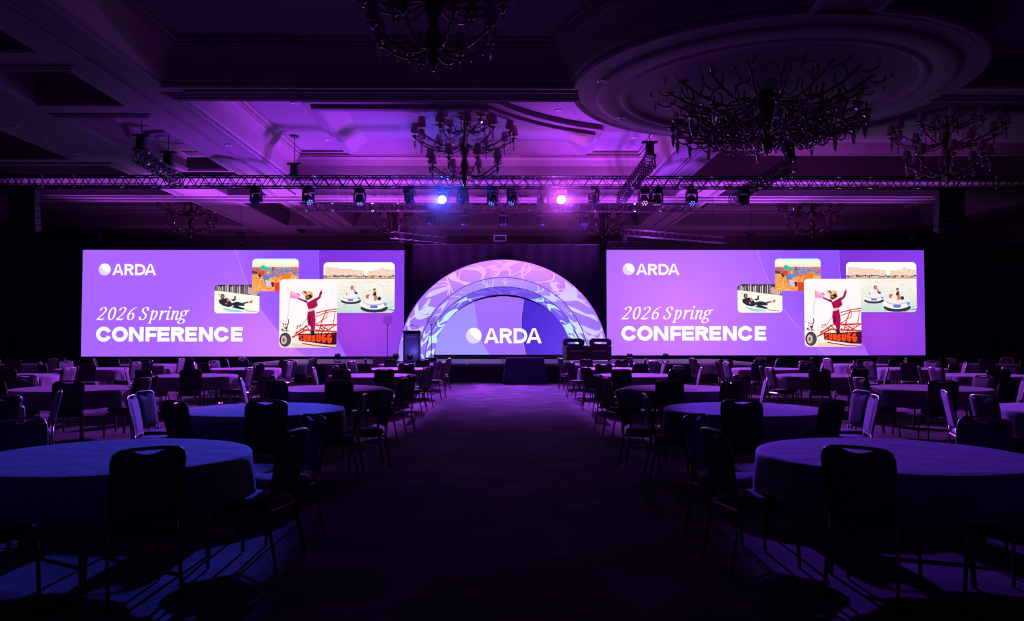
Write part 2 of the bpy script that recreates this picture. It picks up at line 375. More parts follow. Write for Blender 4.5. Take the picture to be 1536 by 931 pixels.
def disc(cx, cy, rx, ry=None, n=20, a0=0, a1=2 * pi):
    ry = ry or rx; full = abs(a1 - a0) >= 2 * pi - 1e-6
    return [(cx + rx * cos(a0 + (a1 - a0) * k / (n if full else n - 1)), cy + ry * sin(a0 + (a1 - a0) * k / (n if full else n - 1))) for k in range(n)]
def rrect(x0, y0, x1, y1, r=6, n=6):
    out = []
    for cx, cy, a in ((x1 - r, y0 + r, -pi / 2), (x1 - r, y1 - r, 0), (x0 + r, y1 - r, pi / 2), (x0 + r, y0 + r, pi)):
        out += [(cx + r * cos(a + pi / 2 * k / n), cy + r * sin(a + pi / 2 * k / n)) for k in range(n + 1)]
    return out
def clip(pts, x0, y0, x1, y1):
    def cut(P, ins, inter):
        out = []
        for i in range(len(P)):
            a, b = P[i - 1], P[i]
            if ins(b):
                if not ins(a): out.append(inter(a, b))
                out.append(b)
            elif ins(a): out.append(inter(a, b))
        return out
    lx = lambda X: (lambda a, b: (X, a[1] + (b[1] - a[1]) * (X - a[0]) / (b[0] - a[0])))
    ly = lambda Y: (lambda a, b: (a[0] + (b[0] - a[0]) * (Y - a[1]) / (b[1] - a[1]), Y))
    for ins, it in ((lambda p: p[0] >= x0, lx(x0)), (lambda p: p[0] <= x1, lx(x1)), (lambda p: p[1] >= y0, ly(y0)), (lambda p: p[1] <= y1, ly(y1))):
        if len(pts) > 2: pts = cut(pts, ins, it)
    return pts
def line(pts, w):
    """list of quads along a polyline"""
    out = []
    for (ax, ay), (bx, by) in zip(pts, pts[1:]):
        dx, dy = bx - ax, by - ay; l = sqrt(dx * dx + dy * dy) or 1; nx, ny = -dy / l * w / 2, dx / l * w / 2; ex, ey = dx / l * w * .2, dy / l * w * .2
        out.append([(ax + nx - ex, ay + ny - ey), (bx + nx + ex, by + ny + ey), (bx - nx + ex, by - ny + ey), (ax - nx - ex, ay - ny - ey)])
    return out
# ---- lettering: every glyph is a list of polygons in a unit box (y up)
def arc_band(cx, cy, rx, ry, t, a0, a1, n=22, ty=None):
    ty = ty or t; out = []
    for k in range(n):
        p, q = a0 + (a1 - a0) * k / n, a0 + (a1 - a0) * (k + 1) / n
        out.append([(cx + rx * cos(p), cy + ry * sin(p)), (cx + rx * cos(q), cy + ry * sin(q)), (cx + (rx - t) * cos(q), cy + (ry - ty) * sin(q)), (cx + (rx - t) * cos(p), cy + (ry - ty) * sin(p))])
    return out
def rect(a, b, c, d): return [(a, b), (c, b), (c, d), (a, d)]
def glyph(ch, wd, t):
    """geometric sans capital of height 1, width wd, stroke t"""
    if ch == 'A':
        k = t * 1.08; h = .25
        xl = lambda y: (wd / 2 - k / 2) * y
        return [[(0, 0), (k, 0), (wd / 2 + k * .12 , 1), (wd / 2 - k / 2, 1)], [(wd - k, 0), (wd, 0), (wd / 2 + k / 2, 1), (wd / 2 - k * .12, 1)], rect(xl(h) + k * .5, h - .02, wd - xl(h) - k * .5, h - .02 + t * .85)]
    if ch == 'R':
        b = .40; r = (1 - b + t) / 2
        return [rect(0, 0, t, 1), rect(t, 1 - t, wd * .5, 1), rect(t, b - t * .0, wd * .5, b + t)] + arc_band(wd * .5, (b + 1) / 2 , wd * .46, (1 - b) / 2, t, -pi / 2, pi / 2) + [[(wd * .40, b + t * .3), (wd * .40 + t * 1.15, b + t * .3), (wd, 0), (wd - t * 1.25, 0)]]
    if ch == 'D':
        return [rect(0, 0, t, 1), rect(t, 0, wd * .45, t), rect(t, 1 - t, wd * .45, 1)] + arc_band(wd * .45, .5, wd * .55, .5, t, -pi / 2, pi / 2)
    if ch == 'O': return arc_band(wd / 2, .5, wd / 2, .52, t, 0, 2 * pi, 36)
    if ch == 'C': return arc_band(wd / 2, .5, wd / 2, .52, t, .52 * .75, 2 * pi - .52 * .75, 32)
    if ch == 'N': return [rect(0, 0, t, 1), rect(wd - t, 0, wd, 1), [(0, 1), (t * 1.05, 1), (wd, 0), (wd - t * 1.05, 0)]]
    if ch in 'EF':
        g = [rect(0, 0, t, 1), rect(t, 1 - t * .95, wd, 1), rect(t, .5 - t * .45 - (.06 if ch == 'F' else 0), wd * .93, .5 + t * .45 - (.06 if ch == 'F' else 0))]
        if ch == 'E': g.append(rect(t, 0, wd, t * .95))
        return g
    if ch == 'S': return arc_band(wd / 2, .74, wd / 2, .27, t, radians(20), radians(270), 16) + arc_band(wd / 2, .26, wd / 2, .27, t, radians(-160), radians(90), 16)
    if ch == 'U': return [rect(0, .3, t, 1), rect(wd - t, .3, wd, 1)] + arc_band(wd / 2, .32, wd / 2, .33, t, pi, 2 * pi, 14)
    if ch == 'B': return [rect(0, 0, t, 1)] + arc_band(t * .8, .75, wd - t, .26, t, -pi / 2, pi / 2, 12) + arc_band(t * .8, .27, wd - t * .8, .28, t, -pi / 2, pi / 2, 12)
    if ch == 'G': return arc_band(wd / 2, .5, wd / 2, .52, t, .7, 2 * pi - .1, 22) + [rect(wd * .5, .38, wd, .38 + t * .9)]
    return []
def spline(pts, n=8):
    P = [Vector(p) for p in pts]; out = []
    for i in range(len(P) - 1):
        p0, p1, p2, p3 = P[max(i - 1, 0)], P[i], P[i + 1], P[min(i + 2, len(P) - 1)]
        for k in range(n):
            t = k / n; out.append(.5 * ((2 * p1) + (p2 - p0) * t + (2 * p0 - 5 * p1 + 4 * p2 - p3) * t * t + (3 * p1 - p0 - 3 * p2 + p3) * t ** 3))
    out.append(P[-1]); return out
def nib(pts, w=.092, ang=18, thin=.034, smooth=True):
    """broad-nib pen stroke"""
    P = spline([(*p, 0) for p in pts]) if smooth else [Vector((*p, 0)) for p in pts]
    a = radians(ang); N = Vector((cos(a), sin(a), 0)) * w / 2; out = []
    for p, q in zip(P, P[1:]):
        d = q - p
        if d.length < 1e-6: continue
        d.normalize(); c = Vector((-d.y, d.x, 0)); s = 1 if c.dot(N) >= 0 else -1
        o = N * s + c * thin / 2; e = d * .01
        out.append([tuple((p + o - e).xy), tuple((q + o + e).xy), tuple((q - o + e).xy), tuple((p - o - e).xy)])
    return out
XH = .74
def italic(ch):
    k = XH / .66
    if ch == '2': g = nib([(.06, .76), (.13, .92), (.27, .985), (.42, .9), (.44, .72), (.32, .48), (.13, .22), (.0, .05)]) + nib([(.0, .05), (.2, .055), (.38, .05), (.45, .17)], .075, 60, .05)
    elif ch == '0': g = nib([(.26 + .2 * cos(2 * pi * j / 16), .5 + .475 * sin(2 * pi * j / 16)) for j in range(17)])
    elif ch == '6': g = nib([(.52, .99), (.32, .88), (.13, .63), (.06, .34), (.13, .09), (.26, .025), (.40, .1), (.44, .3), (.37, .5), (.24, .54), (.10, .42)])
    elif ch == 'S': g = nib([(.46, .74), (.43, .92), (.29, .985), (.13, .91), (.10, .75), (.2, .6), (.33, .48), (.42, .33), (.37, .12), (.22, .02), (.06, .08), (.02, .26)])
    elif ch == 'p': g = nib([(.13, .68 * k), (.13, -.26)], smooth=False) + nib([(.0, -.26), (.26, -.26)], .02, 0, .035, False) + nib([(-.01, .58 * k), (.13, .66 * k)], .03, 18, .03, False) + nib([(.13, .42 * k), (.22, .58 * k), (.36, .63 * k), (.45, .48 * k), (.43, .25 * k), (.33, .06), (.21, .02), (.13, .08)])
    elif ch == 'r': g = nib([(.1, .66 * k), (.1, .01)], smooth=False) + nib([(-.03, .58 * k), (.1, .65 * k)], .03, 18, .03, False) + nib([(.1, .33 * k), (.2, .54 * k), (.32, .63 * k), (.39, .55 * k)], .1, 25, .05)
    elif ch == 'i': g = nib([(.1, .66 * k), (.1, .3), (.11, .07), (.19, .03), (.27, .12)]) + nib([(-.02, .58 * k), (.1, .65 * k)], .03, 18, .03, False) + [disc(.12, .97, .085, n=12)]
    elif ch == 'n': g = nib([(.1, .66 * k), (.1, .01)], smooth=False) + nib([(-.02, .58 * k), (.1, .65 * k)], .03, 18, .03, False) + nib([(.1, .36 * k), (.2, .56 * k), (.32, .63 * k), (.40, .5 * k), (.38, .22), (.40, .05), (.48, .03), (.56, .13)])
    elif ch == 'g': g = nib([(.25 + .17 * cos(2 * pi * j / 14), .47 * k + .18 * k * sin(2 * pi * j / 14)) for j in range(15)]) + nib([(.16, .32 * k), (.08, .2), (.14, .11), (.32, .05), (.42, -.06), (.34, -.23), (.16, -.26), (.02, -.18), (.04, -.05), (.16, .06)], .085) + nib([(.38, .58 * k), (.46, .66 * k), (.56, .64 * k)], .06, 60, .05)
    return [[(x + y * .22, y) for x, y in p] for p in g]

WHITE = (1, 1, 1, 1)
Y_SCR = 34.0
def put(polys, x0, ybase, h, layer, colr=WHITE, sx=1.):
    return [([(x0 + x * h * sx, ybase - y * h) for x, y in p], colr, layer) for p in polys]
def logo(cx, cy, r, layer):
    ball = [(disc(cx, cy, r, n=36), WHITE, layer)]
    # pale crescent on the lower-left of the ball
    outer = disc(cx, cy, r, n=24, a0=radians(37), a1=radians(235)); a, b = outer[-1], outer[0]
    inner = [(a[0] + (b[0] - a[0]) * t - 4 * t * (1 - t) * r * .22, a[1] + (b[1] - a[1]) * t + 4 * t * (1 - t) * r * .22) for t in [j / 10 for j in range(11)]]
    return ball + [(outer + inner[1:-1], lin(233, 212, 255), layer + 1)]
B1 = [(375, 352), (400, 360), (425, 370), (445, 380), (463, 389.5), (475, 398.7), (499, 419), (522, 441), (534.5, 456)]
B2 = [(375, 476.5), (400, 477), (420, 478.5), (450, 484), (480, 492), (509, 505.9), (534.5, 519.5)]
PX0, PX1, PY0, PY1 = 123.0, 606.0, 375.0, 534.5
def boost(c): return (c[0], c[1], c[2] * 1.35 if c[2] > .97 else c[2], 1)
def screen_polys(pink):
    out = []; rows = 30
    def colr(zone, x, y):
        u, v = (x - PX0) / (PX1 - PX0), (y - PY0) / (PY1 - PY0)
        if zone == 0:
            c = mixc(lin(172, 102, 255), lin(214, 128, 255), 1.15 - sqrt(((u - pink[0]) / .30) ** 2 + ((v - pink[1]) / .8) ** 2))
        elif zone == 1: c = mixc(lin(170, 102, 255), lin(146, 84, 255), min(1, (x - interp(B1, y)) / 70 + .1)); c = mixc(c, lin(200, 120, 255), (v - .75) * 2)
        else: c = mixc(mixc(lin(128, 54, 222), lin(140, 66, 240), (u - .75) * 3), lin(172, 70, 232), 1.1 - sqrt(((u - .86) / .16) ** 2 + ((v - .72) / .4) ** 2))
        return boost(c)
    for r in range(rows):
        ya, yb = PY0 + (PY1 - PY0) * r / rows, PY0 + (PY1 - PY0) * (r + 1) / rows
        for zone in range(3):
            n = (10, 5, 5)[zone]
            lo = lambda y: (PX0, interp(B1, y), interp(B2, y))[zone]; hi = lambda y: (interp(B1, y), interp(B2, y), PX1)[zone]
            for k in range(n):
                q = [(lo(ya) + (hi(ya) - lo(ya)) * k / n, ya), (lo(ya) + (hi(ya) - lo(ya)) * (k + 1) / n, ya), (lo(yb) + (hi(yb) - lo(yb)) * (k + 1) / n, yb), (lo(yb) + (hi(yb) - lo(yb)) * k / n, yb)]
                out.append((q, [colr(zone, *p) for p in q], 0))
    return out
def seam_polys(which):
    out = []
    for tab, c in (((B1, lin(205, 140, 255)), (B2, lin(172, 104, 255)))[which],):
        pts = [(interp(tab, y), y) for y in [PY0 + j * (PY1 - PY0) / 40 for j in range(41)]]
        out += [(q, c, 1) for q in line(pts, .8)]
    return out
def grad(pts, c0, c1, y0, y1): return [mixc(c0, c1, (p[1] - y0) / (y1 - y0)) for p in pts]
def bands(x0, x1, ys, cols, L):
    """horizontal colour bands"""
    out = []
    for j in range(len(ys) - 1):
        q = rect(x0, ys[j], x1, ys[j + 1]); out.append((q, [cols[j], cols[j], cols[j + 1], cols[j + 1]], L))
    return out
def rounded(polys, box, r):
    """clip polygons to a rounded box: to the box, then the corners shaved by clipping against chamfer chords"""
    x0, y0, x1, y1 = box; frame = rrect(x0, y0, x1, y1, r); out = []
    cx, cy = (x0 + x1) / 2, (y0 + y1) / 2
    for pts, c, L in polys:
        data = [(p, (c[i] if isinstance(c, list) else c)) for i, p in enumerate(pts)]
        for i in range(len(frame)):
            a, b = frame[i - 1], frame[i]
            if abs(a[0] - b[0]) + abs(a[1] - b[1]) < 1e-6: continue
            sd = lambda p: (b[0] - a[0]) * (p[1] - a[1]) - (b[1] - a[1]) * (p[0] - a[0])
            new = []
            for j in range(len(data)):
                (p, cp), (q, cq) = data[j - 1], data[j]; sp, sq = sd(p), sd(q)
                if sq >= 0:
                    if sp < 0: t = sp / (sp - sq); new.append(((p[0] + (q[0] - p[0]) * t, p[1] + (q[1] - p[1]) * t), mixc(cp, cq, t)))
                    new.append((q, cq))
                elif sp >= 0: t = sp / (sp - sq); new.append(((p[0] + (q[0] - p[0]) * t, p[1] + (q[1] - p[1]) * t), mixc(cp, cq, t)))
            data = new
            if len(data) < 3: break
        if len(data) >= 3: out.append(([d[0] for d in data], [d[1] for d in data], L))
    return out
def jag(x0, x1, ytop, amp, ybot, n, rnd):
    top = [(x0 + (x1 - x0) * k / n, ytop + rnd.uniform(-amp, amp)) for k in range(n + 1)]
    return top + [(x1, ybot), (x0, ybot)]
def pic_snow(L):
    r = random.Random(3); p = bands(321, 389, [427, 440, 470], [lin(60, 50, 70), lin(75, 65, 90), lin(75, 65, 90)], L)
    for k in range(26):
        x = 322 + k * 2.6; h = r.uniform(5, 11)
        p.append((rect(x, 438 - h, x + r.uniform(.6, 1.5), 441), r.choice([lin(225, 205, 195), lin(160, 130, 135), lin(120, 95, 110), lin(240, 225, 210)]), L + 1))
    p.append(([(341, 427), (342, 427), (342, 440), (341, 440)], lin(250, 240, 225), L + 2))
    p.append((jag(321, 389, 437.5, .01, 470, 1, r)[:0] or [(321, 436), (340, 438), (366, 441.5), (389, 444), (389, 470), (321, 470)], lin(255, 252, 240), L + 2))
    p.append(([(371, 440), (372, 432), (376, 431), (380, 436), (386, 438), (386, 443), (378, 443)], lin(215, 170, 165), L + 3))
    p.append(([(333, 461), (345, 464), (358, 465), (367, 468), (352, 468.5), (341, 467), (335, 463.5)], lin(150, 225, 230), L + 3))
    dk = lin(50, 45, 60); skin = lin(200, 130, 120)
    p += [(disc(333.5, 444.8, 3.2, 3.8), dk, L + 4), (disc(333.7, 445, 1.7, 2.3), skin, L + 5), (disc(328.7, 441.5, 1.2), lin(190, 150, 140), L + 4)]
    p += [([(328, 450), (332, 448.5), (340, 447), (346, 452), (349, 457), (344, 461), (335, 459), (329, 455)], dk, L + 4), (disc(342, 450.3, 2, 2.8), lin(205, 120, 130), L + 5)]
    p += [([(345, 449.5), (351, 448.6), (351.5, 444), (353.5, 444), (353.6, 450), (350, 452)], dk, L + 4)]
    p += [([(343, 456), (355, 452.5), (366, 455), (367, 459), (357, 459), (368, 463), (363, 464.5), (348, 461.5)], lin(40, 50, 65), L + 5)]
    p += [([(364, 454), (372, 452.5), (373.5, 454), (366, 456)], lin(70, 55, 85), L + 5), ([(374, 452), (378.5, 450), (378.5, 454), (374.5, 455)], lin(225, 90, 90), L + 5)]
    p += [(disc(339.5, 455.5, 1.6, 1.3), skin, L + 6), (disc(349, 459.5, 1.6, 1.5), lin(235, 200, 195), L + 6)]
    p += [(q, lin(70, 80, 105), L + 4) for q in line([(362, 463), (371, 466.3), (385, 467.4)], .8)]
    for k in range(16): x, y = r.uniform(358, 387), r.uniform(448, 465); p.append((disc(x, y, .7, .5, 6), lin(245, 215, 200), L + 3))
    return rounded(p, (321.3, 427, 389, 470), 5.5)
def pic_canyon(L):
    r = random.Random(5); p = bands(378, 447.5, [388, 394, 400, 437], [lin(205, 250, 250), lin(255, 252, 235), lin(255, 235, 205), lin(255, 235, 205)], L)
    p.append((jag(378, 447.5, 400.6, .3, 437, 12, r), lin(205, 130, 130), L + 1))
    p.append(([(411, 401), (430, 402), (440, 405), (447.5, 410), (447.5, 416), (425, 410), (412, 410)], lin(150, 150, 190), L + 2))
    for k in range(90):
        x, y = r.uniform(409, 446), r.uniform(401.5, 415); w_ = r.uniform(2, 6)
        p.append(([(x, y), (x + w_, y + .6), (x + w_ * .9, y + 1.6)], r.choice([lin(110, 75, 115), lin(225, 170, 180), lin(180, 105, 110), lin(90, 90, 140)]), L + 3))
    p.append(([(378, 402), (388, 402), (394, 408), (388, 413), (378, 411)], lin(190, 110, 105), L + 3))
    p.append(([(378, 406), (386, 408), (386, 411), (378, 410)], lin(80, 60, 85), L + 4))
    p.append(([(378, 412), (390, 411), (402, 416), (415, 418), (421, 414), (437, 408), (439, 413), (447.5, 414), (447.5, 437), (378, 437)], lin(250, 165, 85), L + 4))
    for k in range(150):
        x, y = r.uniform(378, 446), r.uniform(415, 436); w_ = r.uniform(2, 9)
        p.append(([(x, y), (x + w_, y - r.uniform(-.6, 1.6)), (x + w_ * .8, y + r.uniform(.4, 1.3))], r.choice([lin(255, 205, 130), lin(240, 120, 55), lin(255, 225, 165), lin(225, 90, 50), lin(250, 150, 60)]), L + 5))
    p.append(([(421, 418), (424, 413), (436, 409), (438, 414), (432, 419), (420, 424)], lin(245, 130, 45), L + 6))
    p.append(([(412, 424), (422, 424), (424, 437), (412, 437)], lin(225, 70, 40), L + 6))
    p += [([(388, 410), (394, 406), (397.5, 408), (396, 414), (390, 416), (387, 413)], lin(215, 80, 50), L + 7), ([(387, 411), (390, 411), (391.5, 416), (389, 416.5)], lin(60, 35, 55), L + 8)]
    p += [(disc(394.5, 401.2, 3.6, 3.2), lin(40, 205, 160), L + 8), ([(396, 401), (401, 400), (406, 404), (405, 407), (399, 405)], lin(40, 210, 165), L + 8)]
    p += [([(394, 413), (398, 412), (403, 414), (407, 413), (408, 409.5), (407, 406.5), (409, 406), (411, 410), (410, 414), (404, 417.5), (402, 421), (397, 420)], lin(85, 140, 215), L + 8)]
    p += [([(397.5, 420), (403, 420), (409, 424), (406.5, 430), (402, 431), (399, 427)], lin(225, 205, 225), L + 8), (disc(402.5, 409, 2, 1.6), lin(235, 190, 195), L + 9)]
    p += [(q, lin(70, 50, 70), L + 8) for q in line([(395, 415), (398, 424), (401.5, 430), (407, 429)], 1)]
    p += [([(406, 424), (411.5, 423), (411.5, 430), (409, 431)], lin(120, 30, 50), L + 9), ([(408, 400), (411, 401), (410.5, 407), (408.5, 406)], lin(165, 60, 75), L + 8)]
    return rounded(p, (378, 388, 447.5, 437), 5.5)
def pic_boats(L):
    r = random.Random(9); p = bands(485.5, 592.2, [393.5, 404, 418, 419, 440, 470], [lin(255, 254, 250), lin(255, 254, 250), lin(255, 246, 238), lin(255, 248, 236), lin(245, 242, 228), lin(196, 226, 214)], L)
    for (x0, x1, yt) in ((488, 497, 401), (497, 508, 402), (508, 517, 403.5), (517, 528, 403.4), (528, 537, 405.5), (537, 546, 406), (552, 562, 406.5), (562, 571, 405), (571, 577, 402), (577, 585, 404), (585, 591.5, 405.6)):
        p.append((rect(x0, yt, x1, 417), lin(252, 224, 208), L + 1)); p.append((rect(x0, yt, x1, yt + .5), lin(225, 165, 150), L + 2))
        x = x0 + 1
        while x < x1 - 1:
            y = yt + 1.5
            while y < 413: p.append((rect(x, y, x + .9, y + 1), r.choice([lin(222, 160, 145), lin(240, 190, 170)]), L + 2)); y += 2
            x += 2.0
    for k in range(34):
        x = 486 + k * 3.15; p.append((disc(x, 414.7 + r.uniform(-.8, .8), r.uniform(1.3, 3), r.uniform(.9, 2), 9), r.choice([lin(120, 120, 85), lin(85, 65, 75), lin(170, 130, 110), lin(225, 180, 110), lin(70, 70, 105), lin(190, 140, 130)]), L + 3))
    p.append((rect(485, 416.8, 593, 418.3), lin(205, 150, 130), L + 4)); p.append((rect(485, 417.6, 593, 418.4), lin(150, 95, 85), L + 4))
    for k in range(150):
        x, y = r.uniform(506, 590), r.uniform(421, 468); w_ = r.uniform(3, 10)
        p.append(([(x, y), (x + w_, y - .3), (x + w_ * .8, y + .4)], r.choice([lin(235, 215, 190), lin(225, 215, 205), lin(255, 255, 250), lin(170, 205, 200)] if y < 452 else [lin(120, 185, 180), lin(230, 245, 235), lin(90, 140, 150), lin(240, 210, 175)]), L + 1))
    def boat(cx, cy, rx, ry, blue, shade):
        q = [(disc(cx + .5, cy + ry * .75, rx * .98, ry * .75), lin(60, 50, 80), L + 5), (disc(cx, cy, rx, ry, 28), lin(252, 250, 248), L + 6), (disc(cx, cy - ry * .28, rx * .78, ry * .6, 24), lin(205, 190, 195), L + 7), (disc(cx, cy - ry * .36, rx * .72, ry * .5, 24), lin(250, 240, 238), L + 8)]
        q.append((rect(cx - rx * .26, cy + ry * .3, cx + rx * .26, cy + ry * .78), lin(92, 120, 225), L + 9))
        q.append(([(cx + rx * .7, cy - ry * .1), (cx + rx * .93, cy - ry * .2), (cx + rx * .95, cy + ry * .25), (cx + rx * .74, cy + ry * .4)], lin(110, 160, 235), L + 9)); return q
    p += boat(526.5, 447, 15.5, 6.2, 1, 1) + boat(561.5, 455.5, 21, 9, 1, 1)
    p += [(disc(528.8, 432, 2.6, 3.4), lin(170, 85, 85), L + 10), (disc(529, 432.3, 1.3, 1.8), lin(225, 160, 150), L + 11), ([(527, 435), (531, 435), (532, 440), (526.5, 440)], lin(245, 235, 235), L + 10), ([(532, 434), (534, 436), (533.5, 440), (532, 440)], lin(150, 70, 80), L + 10), (disc(535, 440, 2.2, 1.9), lin(60, 75, 130), L + 11), (disc(524, 440.5, 3.6, 2.6), lin(250, 238, 236), L + 11), (disc(520.5, 441, 1, 2), lin(110, 90, 110), L + 10)]
    p += [(disc(562.3, 434.6, 1.9, 2), lin(120, 50, 70), L + 10), (disc(562.2, 437, 1.7, 2.2), lin(225, 150, 130), L + 11), ([(561, 439), (565, 437), (565, 443), (563, 445), (559.5, 443)], lin(55, 50, 75), L + 10), ([(561.5, 444), (566, 443), (567, 449), (563, 452), (561.5, 450)], lin(230, 120, 85), L + 11), (disc(557.5, 447, 4.2, 4), lin(250, 240, 236), L + 12), (disc(552.5, 445, 3.2, 3.4), lin(230, 100, 55), L + 10), (disc(569.5, 448, 2.7, 2.9), lin(45, 50, 85), L + 10)]
    for k in range(5): p += [(q, r.choice([lin(60, 90, 100), lin(120, 180, 180), lin(240, 250, 245)]), L + 4) for q in line([(540 + 4 * k, 462 + k * 1.2), (552 + 6 * k, 467.3), (575, 468 - k), (592, 459 + k * 1.7)], .8)]
    return rounded(p, (485.5, 393.5, 592.2, 469.3), 6)
def pic_buggy(L):
    r = random.Random(11); p = bands(420.5, 506.5, [419, 440, 500, 522], [lin(255, 250, 252), lin(255, 248, 250), lin(255, 252, 248), lin(250, 225, 205)], L)
    red = lin(228, 44, 40); dred = lin(150, 20, 60); mar = lin(176, 18, 82); dk = lin(40, 30, 50)
    for pts, w_ in (([(475, 470), (490, 466), (506.5, 463.5)], 1.6), ([(475, 475), (492, 468.5), (506.5, 467)], 1.3), ([(490, 467), (484, 482), (480, 497)], 1.6), ([(492, 468), (491, 476), (476, 486)], 1.2), ([(475, 488), (506.5, 487)], 2.2), ([(504, 467), (501, 486)], 1.2), ([(444, 501), (462, 489), (476, 486)], 2), ([(440, 506), (460, 495), (506.5, 498)], 2.4), ([(453, 490), (462, 477)], .8), ([(482, 488), (500, 498)], 1.6), ([(506, 487), (488, 498)], 1.6), ([(460, 489), (470, 499)], 1.4), ([(490, 487), (486, 498)], 1.4)):
        p += [(q, red, L + 2) for q in line(pts, w_)]
    for k in range(120):
        x, y = r.uniform(444, 505), r.uniform(487, 504); p.append(([(x, y), (x + r.uniform(1, 3), y - r.uniform(-1, 2)), (x + 1, y + 1.5)], r.choice([dk, dred, lin(235, 80, 60), lin(110, 30, 50), lin(250, 190, 180)]), L + 3))
    p.append(([(449, 501), (506.5, 499), (506.5, 519), (486, 516), (450, 511)], lin(70, 20, 45), L + 4))
    p.append(([(440, 516), (506.5, 517), (506.5, 521), (440, 521)], lin(245, 215, 185), L + 4)); p += [(q, dred, L + 5) for q in line([(455, 515), (480, 519), (506, 521)], 1.4)]
    x = 450.5
    for ch, wd, hh in (('S', 5.3, 9), ('U', 5.3, 9.5), ('N', 6, 10), ('B', 6, 10.5), ('U', 6.8, 11.5), ('G', 7.4, 13), ('G', 7.8, 13.5)):
        base = 511 + (x - 450) * .085
        p += [([(x + a * hh, base - b * hh) for a, b in g], lin(255, 78, 28), L + 6) for g in glyph(ch, wd / hh, .26)]
        x += wd + .75
    # rider
    p += [([(463, 468), (473, 465.5), (475, 480), (473.5, 496), (468.5, 497), (467, 489), (463.5, 487), (462, 476)], mar, L + 7), (q_ := ([(464, 464), (472.5, 462), (473, 465.5), (463.5, 467)], lin(240, 190, 160), L + 7))]
    p += [([(461, 455), (470, 450), (475, 447), (478, 458), (474, 462), (464, 464)], mar, L + 8), ([(472, 450), (479, 445), (481, 438), (484, 434.5), (484.5, 439), (482, 447), (475, 453)], mar, L + 8), (disc(483.2, 436, 1.3, 1.8, 8), lin(235, 150, 150), L + 9), ([(462, 455), (455, 452), (448.5, 449), (448.5, 446.5), (456, 449.5), (463, 452)], mar, L + 8)]
    p += [([(466, 475), (467.5, 475), (467, 486), (465, 485)], lin(70, 10, 50), L + 9), ([(467.5, 496), (472.5, 495.5), (474, 502), (468.5, 504)], dk, L + 9)]
    p += [(disc(464.5, 443.5, 6.5, 6.8), lin(245, 180, 60), L + 9), ([(452.5, 438), (456, 436), (462, 437), (466, 440), (459, 443), (455, 442)], lin(240, 200, 175), L + 10), ([(456, 437), (459, 436.5), (462, 440), (460, 442)], lin(150, 60, 70), L + 11), ([(460, 444), (468, 441.5), (470, 446), (463, 450.5), (459.5, 449)], dk, L + 10), (disc(463, 446.3, 2.4, 1.7), lin(210, 110, 110), L + 11), (disc(459.8, 451.8, 1.6, 1.4), dk, L + 11)]
    p += [([(438, 437), (445, 440), (452, 442.5), (449.5, 448.5), (436.5, 447)], lin(250, 185, 225), L + 6), ([(437, 442), (447, 444.5), (448, 448.7), (436.5, 447.5)], lin(250, 150, 215), L + 7), ([(445.5, 439.5), (450, 441), (452, 443.5), (448, 442.5)], lin(225, 60, 110), L + 7)]
    p += [(q, lin(215, 170, 180), L + 6) for q in line([(437.5, 437), (432.5, 481)], .6)] + [(q, lin(120, 60, 90), L + 6) for q in line([(437.8, 436.5), (436.6, 447.5)], .7)]
    p += [(q, dk, L + 6) for q in line([(434, 479), (434.5, 484), (431.5, 492), (431, 498)], 1.3)]
    for k in range(22): x, y = r.uniform(421, 432), r.uniform(482, 500); p.append((rect(x, y, x + r.uniform(1.5, 4), y + r.uniform(.8, 1.6)), r.choice([red, dred, dk, lin(245, 150, 150)]), L + 5))
    p += [(disc(429.8, 509.5, 8.6, 10.6, 28), lin(45, 45, 55), L + 7), (disc(430.4, 509.5, 7.4, 9.4, 28), lin(75, 75, 88), L + 8), (disc(427.8, 510, 4.3, 6.6, 22), lin(215, 190, 190), L + 9), (disc(427.6, 510, 2, 3.2, 14), lin(175, 80, 85), L + 10)]
    return rounded(p, (420.5, 419, 506.5, 521.5), 6)
CONF = [('C', 145, 168), ('O', 168.7, 192.5), ('N', 194, 216), ('F', 219, 236), ('E', 236.8, 254.9), ('R', 257, 277.4), ('E', 278.3, 296), ('N', 298.6, 319.7), ('C', 321.4, 344.3), ('E', 346.8, 364.2)]
ARDA = [('A', 167.8, 184.8), ('R', 185.8, 200.2), ('D', 201.7, 217.4), ('A', 215.9, 233.5)]
SPR = [('2', 146), ('0', 160.5), ('2', 175), ('6', 189.5), ('S', 208.5), ('p', 223.2), ('r', 237.4), ('i', 248), ('n', 255.3), ('g', 267.7)]
